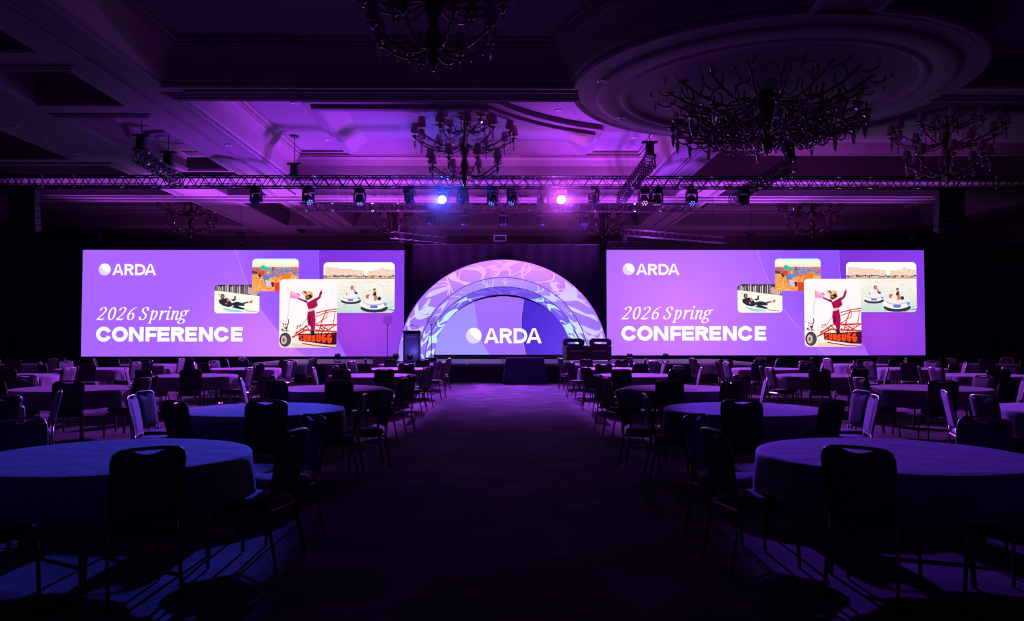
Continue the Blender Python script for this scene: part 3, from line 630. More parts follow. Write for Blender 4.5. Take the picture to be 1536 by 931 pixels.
def led_wall(name, xl, xr, yt, yb, label, pink):
    a, b = at(xl, yt, Y_SCR), at(xr, yb, Y_SCR); a2 = at(xr, yt, Y_SCR); b2 = at(xl, yb, Y_SCR)
    x0 = (a.x + b2.x) / 2; x1 = (a2.x + b.x) / 2; z1 = (a.z + a2.z) / 2; z0 = (b.z + b2.z) / 2
    t = thing(name, label, 'LED screen', ((x0 + x1) / 2, Y_SCR, 0))
    W_, H_ = x1 - x0, z1 - z0
    fx = lambda p: (-W_ / 2 + (p[0] - PX0) / (PX1 - PX0) * W_, z1 - (p[1] - PY0) / (PY1 - PY0) * H_)
    conv = lambda P: [([fx(p) for p in pts], c, L) for pts, c, L in P]
    MB().box((0, .13, (z0 + z1) / 2), (W_ + .06, .2, H_ + .06)).build('cabinet', M['black'], t)
    for k in range(8):   # ground supports behind
        MB().box((-W_ / 2 + .6 + k * (W_ - 1.2) / 7, .2, z0 / 2), (.12, .3, z0)).build('support_leg', M['truss'], t)
    scr = poly_mesh('screen', conv(screen_polys(pink)), M['screen'], t)
    for q in (0, 1): poly_mesh('curve_line', conv(seam_polys(q)), M['print'], scr)
    poly_mesh('picture', conv(pic_snow(3)), M['print'], scr)['label'] = 'two people lying on a blue sled on snow'
    poly_mesh('picture', conv(pic_canyon(14)), M['print'], scr)['label'] = 'person in a teal cap lying on an orange canyon rim'
    poly_mesh('picture', conv(pic_boats(25)), M['print'], scr)['label'] = 'two round bumper boats on water before hotels'
    poly_mesh('picture', conv(pic_buggy(40)), M['print'], scr)['label'] = 'rider in maroon and yellow helmet on a red dune buggy'
    lp = logo(156.3, 404.3, 9, 3)
    poly_mesh('logo', conv(lp), M['print'], scr)
    pol = []
    for ch, xa, xb in ARDA: pol += put(glyph(ch, (xb - xa) / 16.8, .215), xa, 412.9, 16.8, 3)
    poly_mesh('lettering', conv(pol), M['print'], scr)['label'] = 'white lettering ARDA'
    pol = []
    for ch, xa in SPR: pol += put(italic(ch), xa, 480.2, 19.2, 3, sx=1.12)
    poly_mesh('lettering', conv(pol), M['print'], scr)['label'] = 'white italic lettering 2026 Spring'
    pol = []
    for ch, xa, xb in CONF: pol += put(glyph(ch, (xb - xa) / 21.8, .27), xa, 512.2, 21.8, 3)
    poly_mesh('lettering', conv(pol), M['print'], scr)['label'] = 'white bold lettering CONFERENCE'
    return x0, x1, z0, z1
LED_A = led_wall('led_wall', 123, 606, 375, 534.3, 'wide purple LED wall on the lectern side of the arch, conference title and four pictures', (.62, .95))
LED_B = led_wall('led_wall', 910, 1387, 375, 532.6, 'wide purple LED wall on the armchair side of the arch, conference title and four pictures', (.22, .6))

# ================================================================== STAGE, ARCH, CENTRE SCREEN
Z_ST = .65
st = thing('stage', 'low black-skirted stage platform running below the glowing arch', 'stage', (0, 27.8, 0))
for k in range(8): MB().box((-7.875 + k * 2.25 , 2.9, Z_ST - .04), (2.24, 5.8, .08)).build('deck_panel', M['deck'], st)
def pleats(x0, x1, z0, z1, y=0., pitch=.12, amp=.02, rnd=None):
    n = int((x1 - x0) / pitch * 4); m = MB(); r = random.Random(1)
    top = []; bot = []
    for k in range(n + 1):
        x = x0 + (x1 - x0) * k / n; o = amp * sin(2 * pi * k / 4) + r.uniform(-.004, .004)
        top.append((x, y + o * .6, z1)); bot.append((x, y + o, z0))
    m.loft([bot, top], closed=False); return m
pleats(-9, 9, .01, Z_ST - .08).build('skirt', M['drape'], st, True)
for s in (-1, 1):
    m = MB().box((s * 8.98, 2.9, (Z_ST - .08) / 2), (.04, 5.7, Z_ST - .08)).build('skirt', M['drape'], st)
# draped table in front of the stage
dt = thing('draped_table', 'waist-high table under a floor-length navy drape against the stage front', 'table', (at(787, 560, 27.2).x, 27.15, 0))
def drape_rings(w_, d_, h_, flare):
    rings = []
    for t in (1, .97, .75, .4, .0):
        f = flare * (1 - t); pts = []
        nx, ny = 26, 10
        per = [(-w_ / 2 + w_ * k / nx, -d_ / 2) for k in range(nx)] + [(w_ / 2, -d_ / 2 + d_ * k / ny) for k in range(ny)] + [(w_ / 2 - w_ * k / nx, d_ / 2) for k in range(nx)] + [(-w_ / 2, d_ / 2 - d_ * k / ny) for k in range(ny)]
        for i, (x, y) in enumerate(per):
            rp = 1 + .03 * (1 - t) * sin(i * 1.9) ; pts.append((x * (1 + f / w_ * 2) * rp, y * (1 + f / d_ * .6), .01 + h_ * t))
        rings.append(pts)
    return [[(x * .985, y * .97, z + .012) for x, y, z in rings[0]]] + rings
MB().loft([r_ for r_ in drape_rings(1.28, .6, .85, .1)]).build('drape', M['navydrape'], dt, True)
MB().box((0, 0, .85), (1.27, .6, .03)).build('tabletop', M['navydrape'], dt)

# --- arch: three nested half-rings of stretched fabric, stepping back to the screen
AX = at(755, 500, 32).x
def half(a, b, Y, zb, n=64, pw=2.0):
    return [(AX + a * cos(pi - pi * k / n), Y, zb + b * sin(pi * k / n)) for k in range(n + 1)]
def arch_ring(name, r0, r1, parent, tint, patc, vo, bulge=0.25, steps=8, ribbons=(40, 1, 1.)):
    """surface lofted from ring r0 to r1; each ring (a, b, Y)"""
    n = 64; rings = []
    for j in range(steps + 1):
        t = j / steps; bl = bulge * sin(pi * t)
        a = r0[0] + (r1[0] - r0[0]) * t + bl * .12; b = r0[1] + (r1[1] - r0[1]) * t + bl * .12; Y = r0[2] + (r1[2] - r0[2]) * t - bl * .25
        rings.append(half(a, b, Y, Z_ST + .005, n))
    me = bpy.data.meshes.new(name); bm = bmesh.new()
    uvl = bm.loops.layers.uv.new('UVMap'); tl = bm.loops.layers.float_color.new('Tint'); pl = bm.loops.layers.float_color.new('Pat')
    V = [[bm.verts.new(p) for p in R] for R in rings]
    for j in range(steps):
        for k in range(n):
            f = bm.faces.new((V[j][k], V[j][k + 1], V[j + 1][k + 1], V[j + 1][k])); f.smooth = True
            for l, (jj, kk) in zip(f.loops, ((j, k), (j, k + 1), (j + 1, k + 1), (j + 1, k))):
                u = kk / n; v = jj / steps
                l[uvl].uv = (u * 15 + vo, v * 1.15 + vo)
                l[tl] = tint(u, v); l[pl] = patc(u, v)
    bm.to_mesh(me); bm.free(); me.materials.append(M['arch'])
    ob = link(name, me, parent)
    # ribbons of projected light, painted as glowing strips on the fabric
    def P(u, v):
        t = v; bl = bulge * sin(pi * t)
        a = r0[0] + (r1[0] - r0[0]) * t + bl * .12; b = r0[1] + (r1[1] - r0[1]) * t + bl * .12; Y = r0[2] + (r1[2] - r0[2]) * t - bl * .25
        return Vector((AX + a * cos(pi - pi * u), Y - .03, Z_ST + .005 + b * sin(pi * u) - .012))
    rr = random.Random(ribbons[1]); me = bpy.data.meshes.new('ribbon_light_paint'); bm = bmesh.new(); tl = bm.loops.layers.float_color.new('Tint')
    for q in range(ribbons[0]):
        u0 = (q + rr.uniform(.1, .9)) / ribbons[0]; thin = rr.random() < (.75 if abs(u0 - .5) < .17 else .35)
        sg = 1 if u0 < .5 else -1
        du = sg * rr.uniform(-.02, .09) * ribbons[2]; bow = rr.uniform(-.03, .03) * ribbons[2]; w0 = (rr.uniform(.0018, .004) if thin else rr.uniform(.008, .022)) * ribbons[2]; ph = rr.uniform(0, 3.1)
        v0, v1 = (rr.uniform(.02, .12), rr.uniform(.9, .98)) if rr.random() < .7 else (rr.uniform(.05, .4), rr.uniform(.6, .95))
        prev = None; n_ = 14
        for k in range(n_ + 1):
            t = k / n_; u = u0 + du * t + bow * sin(pi * t); v = v0 + (v1 - v0) * t; wd = w0 * (.22 + .78 * abs(cos(ph + t * 2.2))) if not thin else w0
            ua, ub = max(.004, min(.996, u - wd)), max(.004, min(.996, u + wd))
            cur = (bm.verts.new(P(ua, v)), bm.verts.new(P(ub, v)), u, v)
            if prev:
                f = bm.faces.new((prev[0], prev[1], cur[1], cur[0])); f.smooth = True
                for l in f.loops: l[tl] = patc(u, v)
            prev = cur
    bm.to_mesh(me); bm.free(); me.materials.append(M['arch']); link('ribbon_light_paint', me, ob)
    return ob
arch = thing('stage_arch', 'big glowing purple half-round arch with swirling ribbon pattern behind the stage', 'stage arch', (0, 0, 0))
sc_ = lambda px, Y: px * Y / FPX
R0 = (sc_(157.5, 30.6), sc_(152, 30.6), 30.6); R1 = (sc_(127, 31.8), sc_(124, 31.8), 31.8); R2 = (sc_(117, 32.9), sc_(109, 32.9), 32.9); R3 = (sc_(103, 33.95), sc_(96, 33.95), 33.9)
def tint0(u, v):  # glow tints hold the light thrown on the rings
    c = mixc(lin(168, 118, 255), lin(226, 150, 255), 1.2 - abs(u - .52) * 3.4)
    c = mixc(c, lin(140, 110, 250), v * .35); c = mixc(c, lin(175, 165, 255), (abs(u - .5) - .42) * 8)
    return c
def pat0(u, v): return mixc(mixc(lin(222, 200, 255), lin(250, 180, 255), 1.1 - abs(u - .5) * 4), lin(205, 245, 245), max(0, .5 - abs(abs(u - .5) - .32) * 4))
def tint1(u, v): return mixc(lin(150, 118, 255), lin(190, 150, 255), 1 - abs(u - .5) * 2.6)
def pat1(u, v): return mixc(lin(215, 190, 255), lin(205, 250, 235), abs(u - .5) * 2)
def tint2(u, v): return mixc(lin(96, 66, 215), lin(140, 104, 250), abs(u - .5) * 2.2)
def pat2(u, v): return mixc(lin(140, 104, 250), lin(198, 250, 226), (abs(u - .5) - .08) * 9)
arch_ring('outer_ring', R0, R1, arch, tint0, pat0, 0., ribbons=(40, 4, 1.))
arch_ring('middle_ring', R1, R2, arch, tint1, pat1, 1.3, .2, ribbons=(22, 8, .9))
arch_ring('inner_ring', R2, R3, arch, tint2, pat2, 2.6, .1, ribbons=(26, 3, 1.2))
# rim rope and seams
for rr in (R1, R2):
    MB().tube([(p[0], p[1] - .02, p[2]) for p in half(rr[0], rr[1], rr[2], Z_ST)], .012, 5).build('seam', M['navydrape'], arch, True)
# outer shell behind the rim so that the arch has depth
MB().loft([half(R0[0], R0[1], 30.6, Z_ST), half(R0[0] + .03, R0[1] + .03, 30.7, Z_ST), half(R0[0] - .2, R0[1] - .2, 33.5, Z_ST)], closed=False).build('outer_shell', M['navydrape'], arch, True)

cs = thing('center_screen', 'half-round purple LED screen in the middle of the arch with white logo', 'LED screen', (0, 33.9, 0))
sb = at(755, 531.6, 33.9).z; s_top = at(755, 444.2, 33.9).z
A_, B_ = sc_(102.5, 33.9), s_top - sb
CA = [(444, 708), (453, 710), (488, 715.7), (512, 721.8), (531.6, 733.4)]; CB = [(444, 787), (447.6, 786), (473.6, 782), (495, 782), (515, 785), (531.6, 788.5)]
fxc = lambda p: (at(p[0], p[1], 33.9).x, at(p[0], p[1], 33.9).z)
polys = []; rows = 40
def zcol(zone, x, y):
    v = (y - 444) / 88
    if zone == 0: return mixc(lin(165, 140, 255), lin(164, 154, 255), v)
    if zone == 1: return mixc(lin(166, 112, 255), lin(160, 108, 255), v)
    return mixc(lin(74, 42, 212), lin(104, 62, 235), (x - 785) / 90 + (v - .5) * .5)
for r_ in range(rows):
    ya, yb = 444.3 + 87.3 * r_ / rows, 444.3 + 87.3 * (r_ + 1) / rows
    hw = lambda y: 102 * sqrt(max(1 - ((531.6 - y) / 87.4) ** 2, 0)) + .3
    for zone in range(3):
        lo = lambda y: (755 - hw(y), max(interp(CA, y), 755 - hw(y)), min(interp(CB, y), 755 + hw(y)))[zone]
        hi = lambda y: (max(interp(CA, y), 755 - hw(y)), min(interp(CB, y), 755 + hw(y)), 755 + hw(y))[zone]
        if hi(yb) - lo(yb) < .1: continue
        q = [(lo(ya), ya), (max(hi(ya), lo(ya) + .01), ya), (hi(yb), yb), (lo(yb), yb)]
        polys.append(([fxc(p) for p in q], [zcol(zone, *p) for p in q], 0))
scr = poly_mesh('screen', polys, M['screen'], cs)
hp = [fxc((755 + (102 + 1) * cos(pi - pi * k / 40), 531.9 - 88.4 * sin(pi * k / 40))) for k in range(41)]
MB().loft([[(x, .015, z) for x, z in hp], [(x, .12, z) for x, z in hp]], cap_last=True).build('cabinet', M['black'], cs)
pl_ = MB().box((AX, .05, (Z_ST + sb) / 2), (2 * A_ + .1, .3, sb - Z_ST)).build('plinth', M['black'], cs)
pol = logo(710.7, 503.3, 11.8, 2)
poly_mesh('logo', [([fxc(p) for p in pts], c, L) for pts, c, L in pol], M['print'], scr)
pol = []
for ch, xa, xb in (('A', 726, 748.4), ('R', 749.7, 768.7), ('D', 770.4, 791), ('A', 789.5, 812.7)): pol += put(glyph(ch, (xb - xa) / 22.2, .215), xa, 514.5, 22.2, 2)
poly_mesh('lettering', [([fxc(p) for p in pts], c, L) for pts, c, L in pol], M['print'], scr)['label'] = 'white lettering ARDA'
for tab in (CA, CB):
    sl = [([fxc(p) for p in q], lin(190, 165, 255), 1) for q in line([(interp(tab, y), y) for y in range(450, 532, 3)], .7)]
    poly_mesh('curve_line', sl, M['print'], scr)

# --- black pipe-and-drape behind everything
def drape(name, x0, x1, z1, y, label):
    n = int((x1 - x0) / .09); r = random.Random(int(x0 * 7)); rows = []
    for z, f in ((0.02, 1), (z1 * .5, .85), (z1, .6)):
        rows.append([(x0 + (x1 - x0) * k / n, y + f * (.09 * sin(k * .9 + .6 * sin(k * .13)) + .02 * sin(k * .37)), z) for k in range(n + 1)])
    t = thing(name, label, 'drape'); MB().loft(rows, closed=False).build('curtain', M['drape'], t, True)
    MB().tube([(x0, y, z1 + .03), (x1, y, z1 + .03)], .03, 6).build('header_pipe', M['truss'], t); return t
zt = at(755, 368, 34.9).z
drape('backdrop_drape', LED_A[1] + .1 - .3, LED_B[0] + .2, zt, 34.75, 'tall black pleated drape hung behind the arch between the two LED walls')
drape('side_drape', XL + .3, LED_A[0] - .08, zt, 34.4, 'tall black drape filling the gap beyond the LED wall on the lectern side')
drape('side_drape', LED_B[1] + .08, XR - .3, zt, 34.4, 'tall black drape filling the gap beyond the LED wall on the armchair side')
for nm, (a, b), lab in (('skirt_drape', (LED_A[0], LED_A[1]), 'short black drape under the LED wall on the lectern side'), ('skirt_drape', (LED_B[0], LED_B[1]), 'short black drape under the LED wall on the armchair side')):
    o = pleats(a, b, .01, LED_A[2] - .06, 33.86, .2, .03).build(nm, M['drape'], None, True); tag(o, lab, 'drape')

# --- lectern, prompters, armchairs, floor lights with the added fills
p = at(618, 540, 29.4)
lec = thing('lectern', 'slim dark lectern with two gooseneck microphones on the stage', 'lectern', (p.x, 29.4, Z_ST))
MB().box((0, 0, .03), (.60, .42, .06)).build('base', M['black'], lec)
MB().box((0, -.02, .55), (.50, .34, .98), taper=1.02).build('front_panel', M['lectern'], lec)
for s in (-1, 1): MB().box((s * .275, 0, .56), (.05, .40, 1.02)).build('side_panel', M['black'], lec)
MB().box((0, 0, 1.09), (.64, .46, .05), Euler((radians(-12), 0, 0)).to_matrix()).build('reading_top', M['black'], lec)
MB().box((0, -.195, .93), (.34, .006, .02)).build('name_strip', M['white_gloss'], lec)
for s in (-1, 1):
    mc = MB().tube([(s * .22, .1, 1.12), (s * .22, .08, 1.22), (s * .16, .0, 1.30), (s * .04, -.02, 1.36)], .008, 5).build('microphone_neck', M['black'], lec)
    MB().lathe([(.01, 0), (.016, .02), (.016, .06), (.006, .07)], 8, (s * .035, -.02, 1.355), Euler((0, s * radians(-70), 0)).to_matrix()).build('microphone', M['black'], mc, True)
for px, lab in ((581, 'slender prompter stand with tilted glass before the LED wall edge, outer side of lectern'), (647, 'slender prompter stand with tilted glass on inner side of lectern')):
    p = at(px, 540, 29.6); t = thing('prompter_stand', lab, 'prompter', (p.x, 29.6, Z_ST))
    MB().box((0, 0, .08), (.40, .34, .16)).build('base_monitor', M['black'], t)
    MB().tube([(0, 0, .16), (0, 0, 1.38)], .014, 6).build('pole', M['black'], t)
    MB().box((0, 0, 1.38), (.10, .03, .04)).build('clamp', M['black'], t)
    MB().box((0, -.03, 1.56), (.34, .006, .36), Euler((radians(38), 0, radians(15))).to_matrix()).build('glass_pane', M['glass'], t)
for i, (px, sgn, lab) in enumerate(((863, -1, 'boxy dark armchair with slotted back, the one nearer the stage middle'), (900, 1, 'boxy dark armchair with slotted back, the one nearer the LED wall'))):
    p = at(px, 540, 29.9); t = thing('armchair', lab, 'armchair', (p.x, 29.9, Z_ST), sgn * radians(-10)); t.scale = (.86, .9, 1)
    MB().rbox((0, .02, .24), (.72, .70, .36), .04).build('seat', M['leather'], t, False)
    # back as four rails round an open slot
    MB().rbox((0, .34, .80), (.80, .12, .14), .03).build('back_rail', M['leather'], t); MB().rbox((0, .34, .48), (.80, .12, .36), .03).build('backrest', M['leather'], t)
    for s in (-1, 1): MB().rbox((s * .33, .34, .70), (.14, .12, .10), .02).build('back_post', M['leather'], t)
    for s in (-1, 1):
        MB().rbox((s * .42, .0, .33), (.15, .76, .56), .04).build('armrest', M['leather'], t); MB().rbox((s * .42, .28, .72), (.13, .22, .22), .04).build('wing', M['leather'], t)
        for q in (-.28, .28): MB().tube([(s * .36, q, .1), (s * .37, q * 1.03, 0)], .02, 6).build('leg', M['chairmetal'], t)
ul = None
FLOOR_LABELS = ['floor wash light on the stage at the outer side of the lectern', 'added ceiling fill light on the stage in front of the lectern-side LED wall', 'added ceiling fill light on the stage in front of the armchair-side LED wall', 'added ceiling fill light on the stage just past the outer armchair', 'small footlight on the stage right before the lectern', 'added ceiling fill light under the lectern-side LED wall, nearer the stage', 'added ceiling fill light under the lectern-side LED wall, farther from the stage', 'added ceiling fill light under the armchair-side LED wall, nearer the stage', 'added ceiling fill light under the armchair-side LED wall, farther from the stage',
                'added fill light hidden behind the lectern-side LED wall', 'added fill light hidden behind the arch', 'added fill light hidden behind the armchair-side LED wall']
for i, (ux, uy, uz) in enumerate(UPLIGHTS + BACK_FILLS):
    t = thing('floor_or_fill_light', FLOOR_LABELS[i], 'stage light', (ux, uy, uz))  # same housing also built for the added fill lamps
    MB().box((0, 0, .02), (.22, .18, .04)).build('base', M['black'], t)
    for q in (-1, 1): MB().box((q * .12, 0, .13), (.015, .05, .22)).build('yoke', M['black'], t)
    rot = Euler((radians(12), 0, 0)).to_matrix()
    MB().lathe([(.05, -.08), (.09, -.05), (.105, .02), (.105, .11), (.095, .11), (.09, .07)], 14, (0, 0, .19), rot, cap=False).build('head', M['black'], t, True)
    MB().lathe([(.09, .07), (.03, .072)], 14, (0, 0, .19), rot).build('lens', M['led_pink'], t)
cable = MB().tube([at(699, 546, 27.7) + Vector((0, -.06, -.02)), at(705, 542, 28.2) * 1 + Vector((0, 0, .015)), at(712, 538.5, 30.0)], .012, 5).build('stage_cable', M['white_gloss']); tag(cable, 'thin white cable trailing over the stage front edge', 'cable')
cable.data.update()
p = at(754, 545, 27.9); o = MB().box((p.x, 27.95, Z_ST + .10), (.05, .05, .2)).build('marker_post', M['white_gloss']); tag(o, 'short white marker post standing at the stage edge beside the draped table', 'post')

# ================================================================== RIGGING
def truss(name, a, b, size, label, pitch=None, hang=None, bolts=True):
    a, b = Vector(a), Vector(b); d = b - a; Lg = d.length; t = thing(name, label, 'truss', a)
    q = d.to_track_quat('X', 'Z'); t.rotation_mode = 'QUATERNION'; t.rotation_quaternion = q
    h = size / 2; pitch = pitch or size * 1.25
    for sy in (-1, 1):
        for sz in (-1, 1): MB().tube([(0, sy * h, sz * h), (Lg, sy * h, sz * h)], size * .075, 6).build('chord', M['truss'], t, True)
    n = max(2, int(Lg / (pitch))); pt = Lg / n
    up = MB().tube([(0, 0, -h), (pt / 2, 0, h)], size * .045, 5).mesh('brace', M['truss']); dn = MB().tube([(0, 0, h), (pt / 2, 0, -h)], size * .045, 5).mesh('brace', M['truss'])
    flat = MB()
    for k in range(n):
        for sy in (-1, 1):
            for me_, off in ((up, 0), (dn, pt / 2)):
                o = link('brace', me_, t); o.location = (k * pt + off, sy * h, 0)
        for sz in (-1, 1): flat.tube([(k * pt, -h, sz * h), (k * pt + pt / 2, h, sz * h), ((k + 1) * pt, -h, sz * h)], size * .04, 4)
    tag(flat.build('lattice', M['truss'], t), kind='stuff')
    if hang:
        for f in (.12, .88): MB().tube([(f * Lg, 0, h), (f * Lg, 0, hang - a.z)], .01, 4).build('hanging_cable', M['truss'], t)
    if bolts:
        k = 0; bm_ = MB().rbox((0, 0, 0), (size * .34, size * .22, size * .22), .01).mesh('coupler', M['bolt'])
        x = .3
        while x < Lg:
            for sz in (-1, 1):
                o = link('coupler', bm_, t); o.location = (x, -h, sz * h)
            x += (1.0, 1.55)[k % 2]; k += 1
    return t
zt1 = at(757, 273.5, TRUSS_Y).z
FT = truss('lighting_truss', (-17.6, TRUSS_Y, zt1), (18.8, TRUSS_Y, zt1), .34, 'long black box truss spanning the room in front of the stage')
zt2 = at(757, 311, 31).z
truss('lighting_truss', (at(450, 310, 31).x, 31, zt2), (at(1036, 310, 31).x, 31, zt2), .29, 'shorter black box truss hung above the stage behind the long truss', hang=ZA + .6)
zt3 = at(360, 368, 33.6).z
truss('screen_truss', (LED_A[0] + .1, 34.05, LED_A[3] + .22), (LED_A[1], 34.05, LED_A[3] + .22), .26, 'black box truss along the top of the LED wall on the lectern side', bolts=False)
truss('screen_truss', (LED_B[0], 34.05, LED_B[3] + .22), (LED_B[1] - .1, 34.05, LED_B[3] + .22), .26, 'black box truss along the top of the LED wall on the armchair side', bolts=False)
def seg(px0, py0, Y0, px1, py1, Y1): 
    a, b = at(px0, py0, Y0), at(px1, py1, Y1); z = (a.z + b.z) / 2; return (a.x, a.y, z), (b.x, b.y, z)
truss('angled_truss', *seg(938, 348, 29.8, 1086, 360, 32.3), .24, 'black truss slanting back toward the LED wall on the armchair side', hang=ZA + .6, bolts=False)
truss('angled_truss', *seg(588, 352, 29.8, 668, 360, 31.5), .24, 'short black truss slanting back over the arch on the lectern side', hang=ZA + .6, bolts=False)
LT = []
for px0, py0, Y0, px1, py1, Y1, lab in ((976, 243, 22.4, 931, 297, 28.7, 'black truss arm running toward the stage above the aisle, armchair side'), (1188, 246, 22.8, 1098, 299, 28.9, 'black truss arm running toward the stage under the big dome chandelier'), (208, 232, 21.4, 268, 272, 25.0, 'black truss arm running toward the stage over the lectern-side tables')):
    a, b = seg(px0, py0, Y0, px1, py1, Y1); LT.append((a, b)); truss('arm_truss', a, b, .3, lab)
# chain hoists on steel cables
hoist_p = None
def hoist(x, y, z, lab, ztop=ZA + .6):
    t = thing('chain_hoist', lab, 'hoist', (x, y, z))
    MB().rbox((0, 0, .18), (.22, .26, .34), .03).build('motor_body', M['black'], t); MB().box((0, 0, .0), (.3, .3, .05)).build('clamp', M['black'], t)
    MB().box((.0, 0, .38), (.44, .16, .06)).build('cover', M['black'], t)
    MB().tube([(0, 0, .36), (0, 0, ztop - z)], .012, 5).build('cable', M['truss'], t)
    MB().lathe([(.14, -.04), (.14, 0)], 10, (0, 0, ztop - z)).build('ceiling_plate', M['black'], t)
for (a, b), lab in zip(LT, ('chain hoist holding the aisle-side truss arm', 'chain hoist holding the truss arm under the dome chandelier', 'chain hoist holding the front end of the lectern-side truss arm')):
    hoist(a[0], a[1] + .15, a[2] + .18, lab, ZA + (.5 if a[0] < -9 else .8 if a[0] > 6.5 or a[0] < 5.1 else 0))
p = at(435, 262, 25.0); hoist(p.x, TRUSS_Y, zt1 + .2, 'black chain hoist hanging on a cable over the long truss, lectern side', ZA + .85)
p = at(240, 240, 23.4); hoist(p.x + .2, 23.5, LT[2][0][2] + .18, 'second chain hoist on the lectern-side truss arm', ZA + .5)
for px, py, lab in ((360, 357, 'small chain hoist over the lectern-side LED wall, nearer the arch'), (1128, 356, 'small chain hoist over the armchair-side LED wall, nearer the arch'), (146, 358, 'small chain hoist over the outer end of the lectern-side LED wall'), (1372, 357, 'small chain hoist over the outer end of the armchair-side LED wall'), (603, 352, 'small chain hoist above the arch on the lectern side'), (938, 350, 'small chain hoist above the arch on the armchair side')):
    p = at(px, py, 33.9); hoist(p.x, 34.05, LED_A[3] + .36, lab, ZA + .8)

# moving-head lights
def moving_head(x, y, z, tilt, pan, lens, lab, s=1.0):
    t = thing('moving_head', lab, 'stage light', (x, y, z), pan); t.scale = (s, s, s)
    MB().rbox((0, 0, -.06), (.30, .24, .12), .02).build('base', M['black'], t)
    MB().box((0, 0, .05), (.06, .36, .1)).build('clamp', M['truss'], t)
    for q in (-1, 1): MB().rbox((q * .155, 0, -.24), (.045, .10, .28), .015).build('yoke', M['black'], t)
    rot = Euler((tilt, 0, 0)).to_matrix(); c = Vector((0, 0, -.30))
    hd = MB().lathe([(.05, -.16), (.10, -.13), (.125, -.02), (.125, .10), (.115, .13)], 14, c, rot).build('head', M['black'], t, True)
    if lens in ('on_blue', 'on_pink'):
        MB().lathe([(.112, .132), (.05, .136)], 14, c, rot).build('lens', M['lens_blue' if lens == 'on_blue' else 'lens_pink'], t)
    else:
        MB().lathe([(.112, .131), (.05, .133)], 14, c, rot).build('lens', M['darkled'], t)
        if lens:
            for k in range(7):
                a = 2 * pi * k / 6; r = 0 if k == 6 else .07
                MB().lathe([(.022, .136), (.008, .14)], 8, c + rot @ Vector((r * cos(a), r * sin(a), 0)), rot).build('led', M[lens], t)
    MB().tube([c + Vector((.10, .1, .28)), c + Vector((.2, .16, .1)), c + Vector((.12, .18, -.02)), c + Vector((.02, .1, .02))], .008, 4).build('power_cable', M['black'], t)
ordn = ['first', 'second', 'third', 'fourth', 'fifth', 'sixth', 'seventh', 'eighth', 'ninth', 'tenth', 'eleventh', 'twelfth', 'thirteenth', 'fourteenth', 'fifteenth']
ztb = zt1 - .17 - .07
heads = [(385, 150, 0, None), (463, 130, 40, 'led_blue'), (540, 160, 10, 'led_blue'), (614, 150, 60, None), (664, 97, 0, 'on_blue'), (694, 60, 10, None), (739, 150, -30, 'led_blue'), (769, 145, -35, 'led_blue'), (815, 170, 0, None), (841, 96, 0, 'on_pink'), (890, 145, -40, None), (966, 138, 0, 'led_pink'), (985, 180, 0, None), (1037, 140, 0, 'led_blue'), (1115, 165, 20, None)]
for i, (px, tl, pan, lens) in enumerate(heads):
    x = at(px, 295, TRUSS_Y).x
    extra = ', lit bright blue' if lens == 'on_blue' else ', lit bright pink' if lens == 'on_pink' else ''
    moving_head(x, TRUSS_Y - .05, ztb, radians(tl), radians(pan), lens, ordn[i] + ' moving head from the lectern side under the long truss' + extra, 1.12)
for i, (px, tl, pan) in enumerate(((645, 150, 10), (697, 170, 0), (755, 165, 20), (812, 170, 0), (876, 150, -20))):
    moving_head(at(px, 320, 31).x, 31, zt2 - .225, radians(tl), radians(pan), None, ordn[i] + ' moving head from the lectern side under the stage truss', 1.15)
p = at(755, 305, TRUSS_Y - .3)
pj = thing('projector', 'small boxy projector with glowing face above the middle of the arch', 'projector', (at(750, 357, 31.5).x, 31.5, at(750, 357, 31.5).z))
MB().rbox((0, .18, 0), (.46, .36, .24), .02).build('body', M['black'], pj)
for (cx_, cz_, dx_, dz_) in ((0, .115, .48, .02), (0, -.115, .48, .03), (-.235, 0, .02, .24), (.235, 0, .02, .24)): MB().box((cx_, -.01, cz_), (dx_, .02, dz_)).build('rim', M['led_blue_dim'] if 'led_blue_dim' in M else M['white_gloss'], pj)
MB().tube([(0, .22, .1), (0, .22, ZA - .004 - pj.location.z)], .015, 5).build('drop_pole', M['truss'], pj)

# line-array loudspeakers
def line_array(px, lab, flip):
    c = at(px, 279, TRUSS_Y); t = thing('line_array', lab, 'loudspeaker', (c.x, TRUSS_Y - .1, zt1 - .2))
    MB().box((0, 0, -.03), (.80, .5, .06)).build('bumper_frame', M['truss'], t)
    z = -.08; yy = 0; ang = 0
    for k in range(6):
        rot = Euler((ang, 0, 0)).to_matrix(); hh = .225
        cab = MB(); cab.add([(-.41, -.2, -.105), (.41, -.2, -.105), (.34, .24, -.085), (-.34, .24, -.085), (-.41, -.2, .105), (.41, -.2, .105), (.34, .24, .085), (-.34, .24, .085)], [(0, 3, 2, 1), (4, 5, 6, 7), (0, 1, 5, 4), (1, 2, 6, 5), (2, 3, 7, 6), (3, 0, 4, 7)])
        o = cab.build('speaker_cabinet', M['black'], t); o.location = (0, yy, z - .11); o.rotation_euler = (ang, 0, 0)
        g = MB().box((0, -.205, 0), (.76, .012, .18)).build('grille', M['darkled'], o)
        ang += radians(1.2 + k * .5); z -= hh * cos(ang); yy += hh * sin(ang) * .8
    MB().tube([(-.3, 0, 0), (-.3, 0, .2)], .02, 5).build('hanger', M['truss'], t); MB().tube([(.3, 0, 0), (.3, 0, .2)], .02, 5).build('hanger', M['truss'], t)
line_array(41, 'black curved line-array loudspeaker hung from the truss, lectern side', 1)
line_array(1420, 'black curved line-array loudspeaker hung from the truss, armchair side', -1)

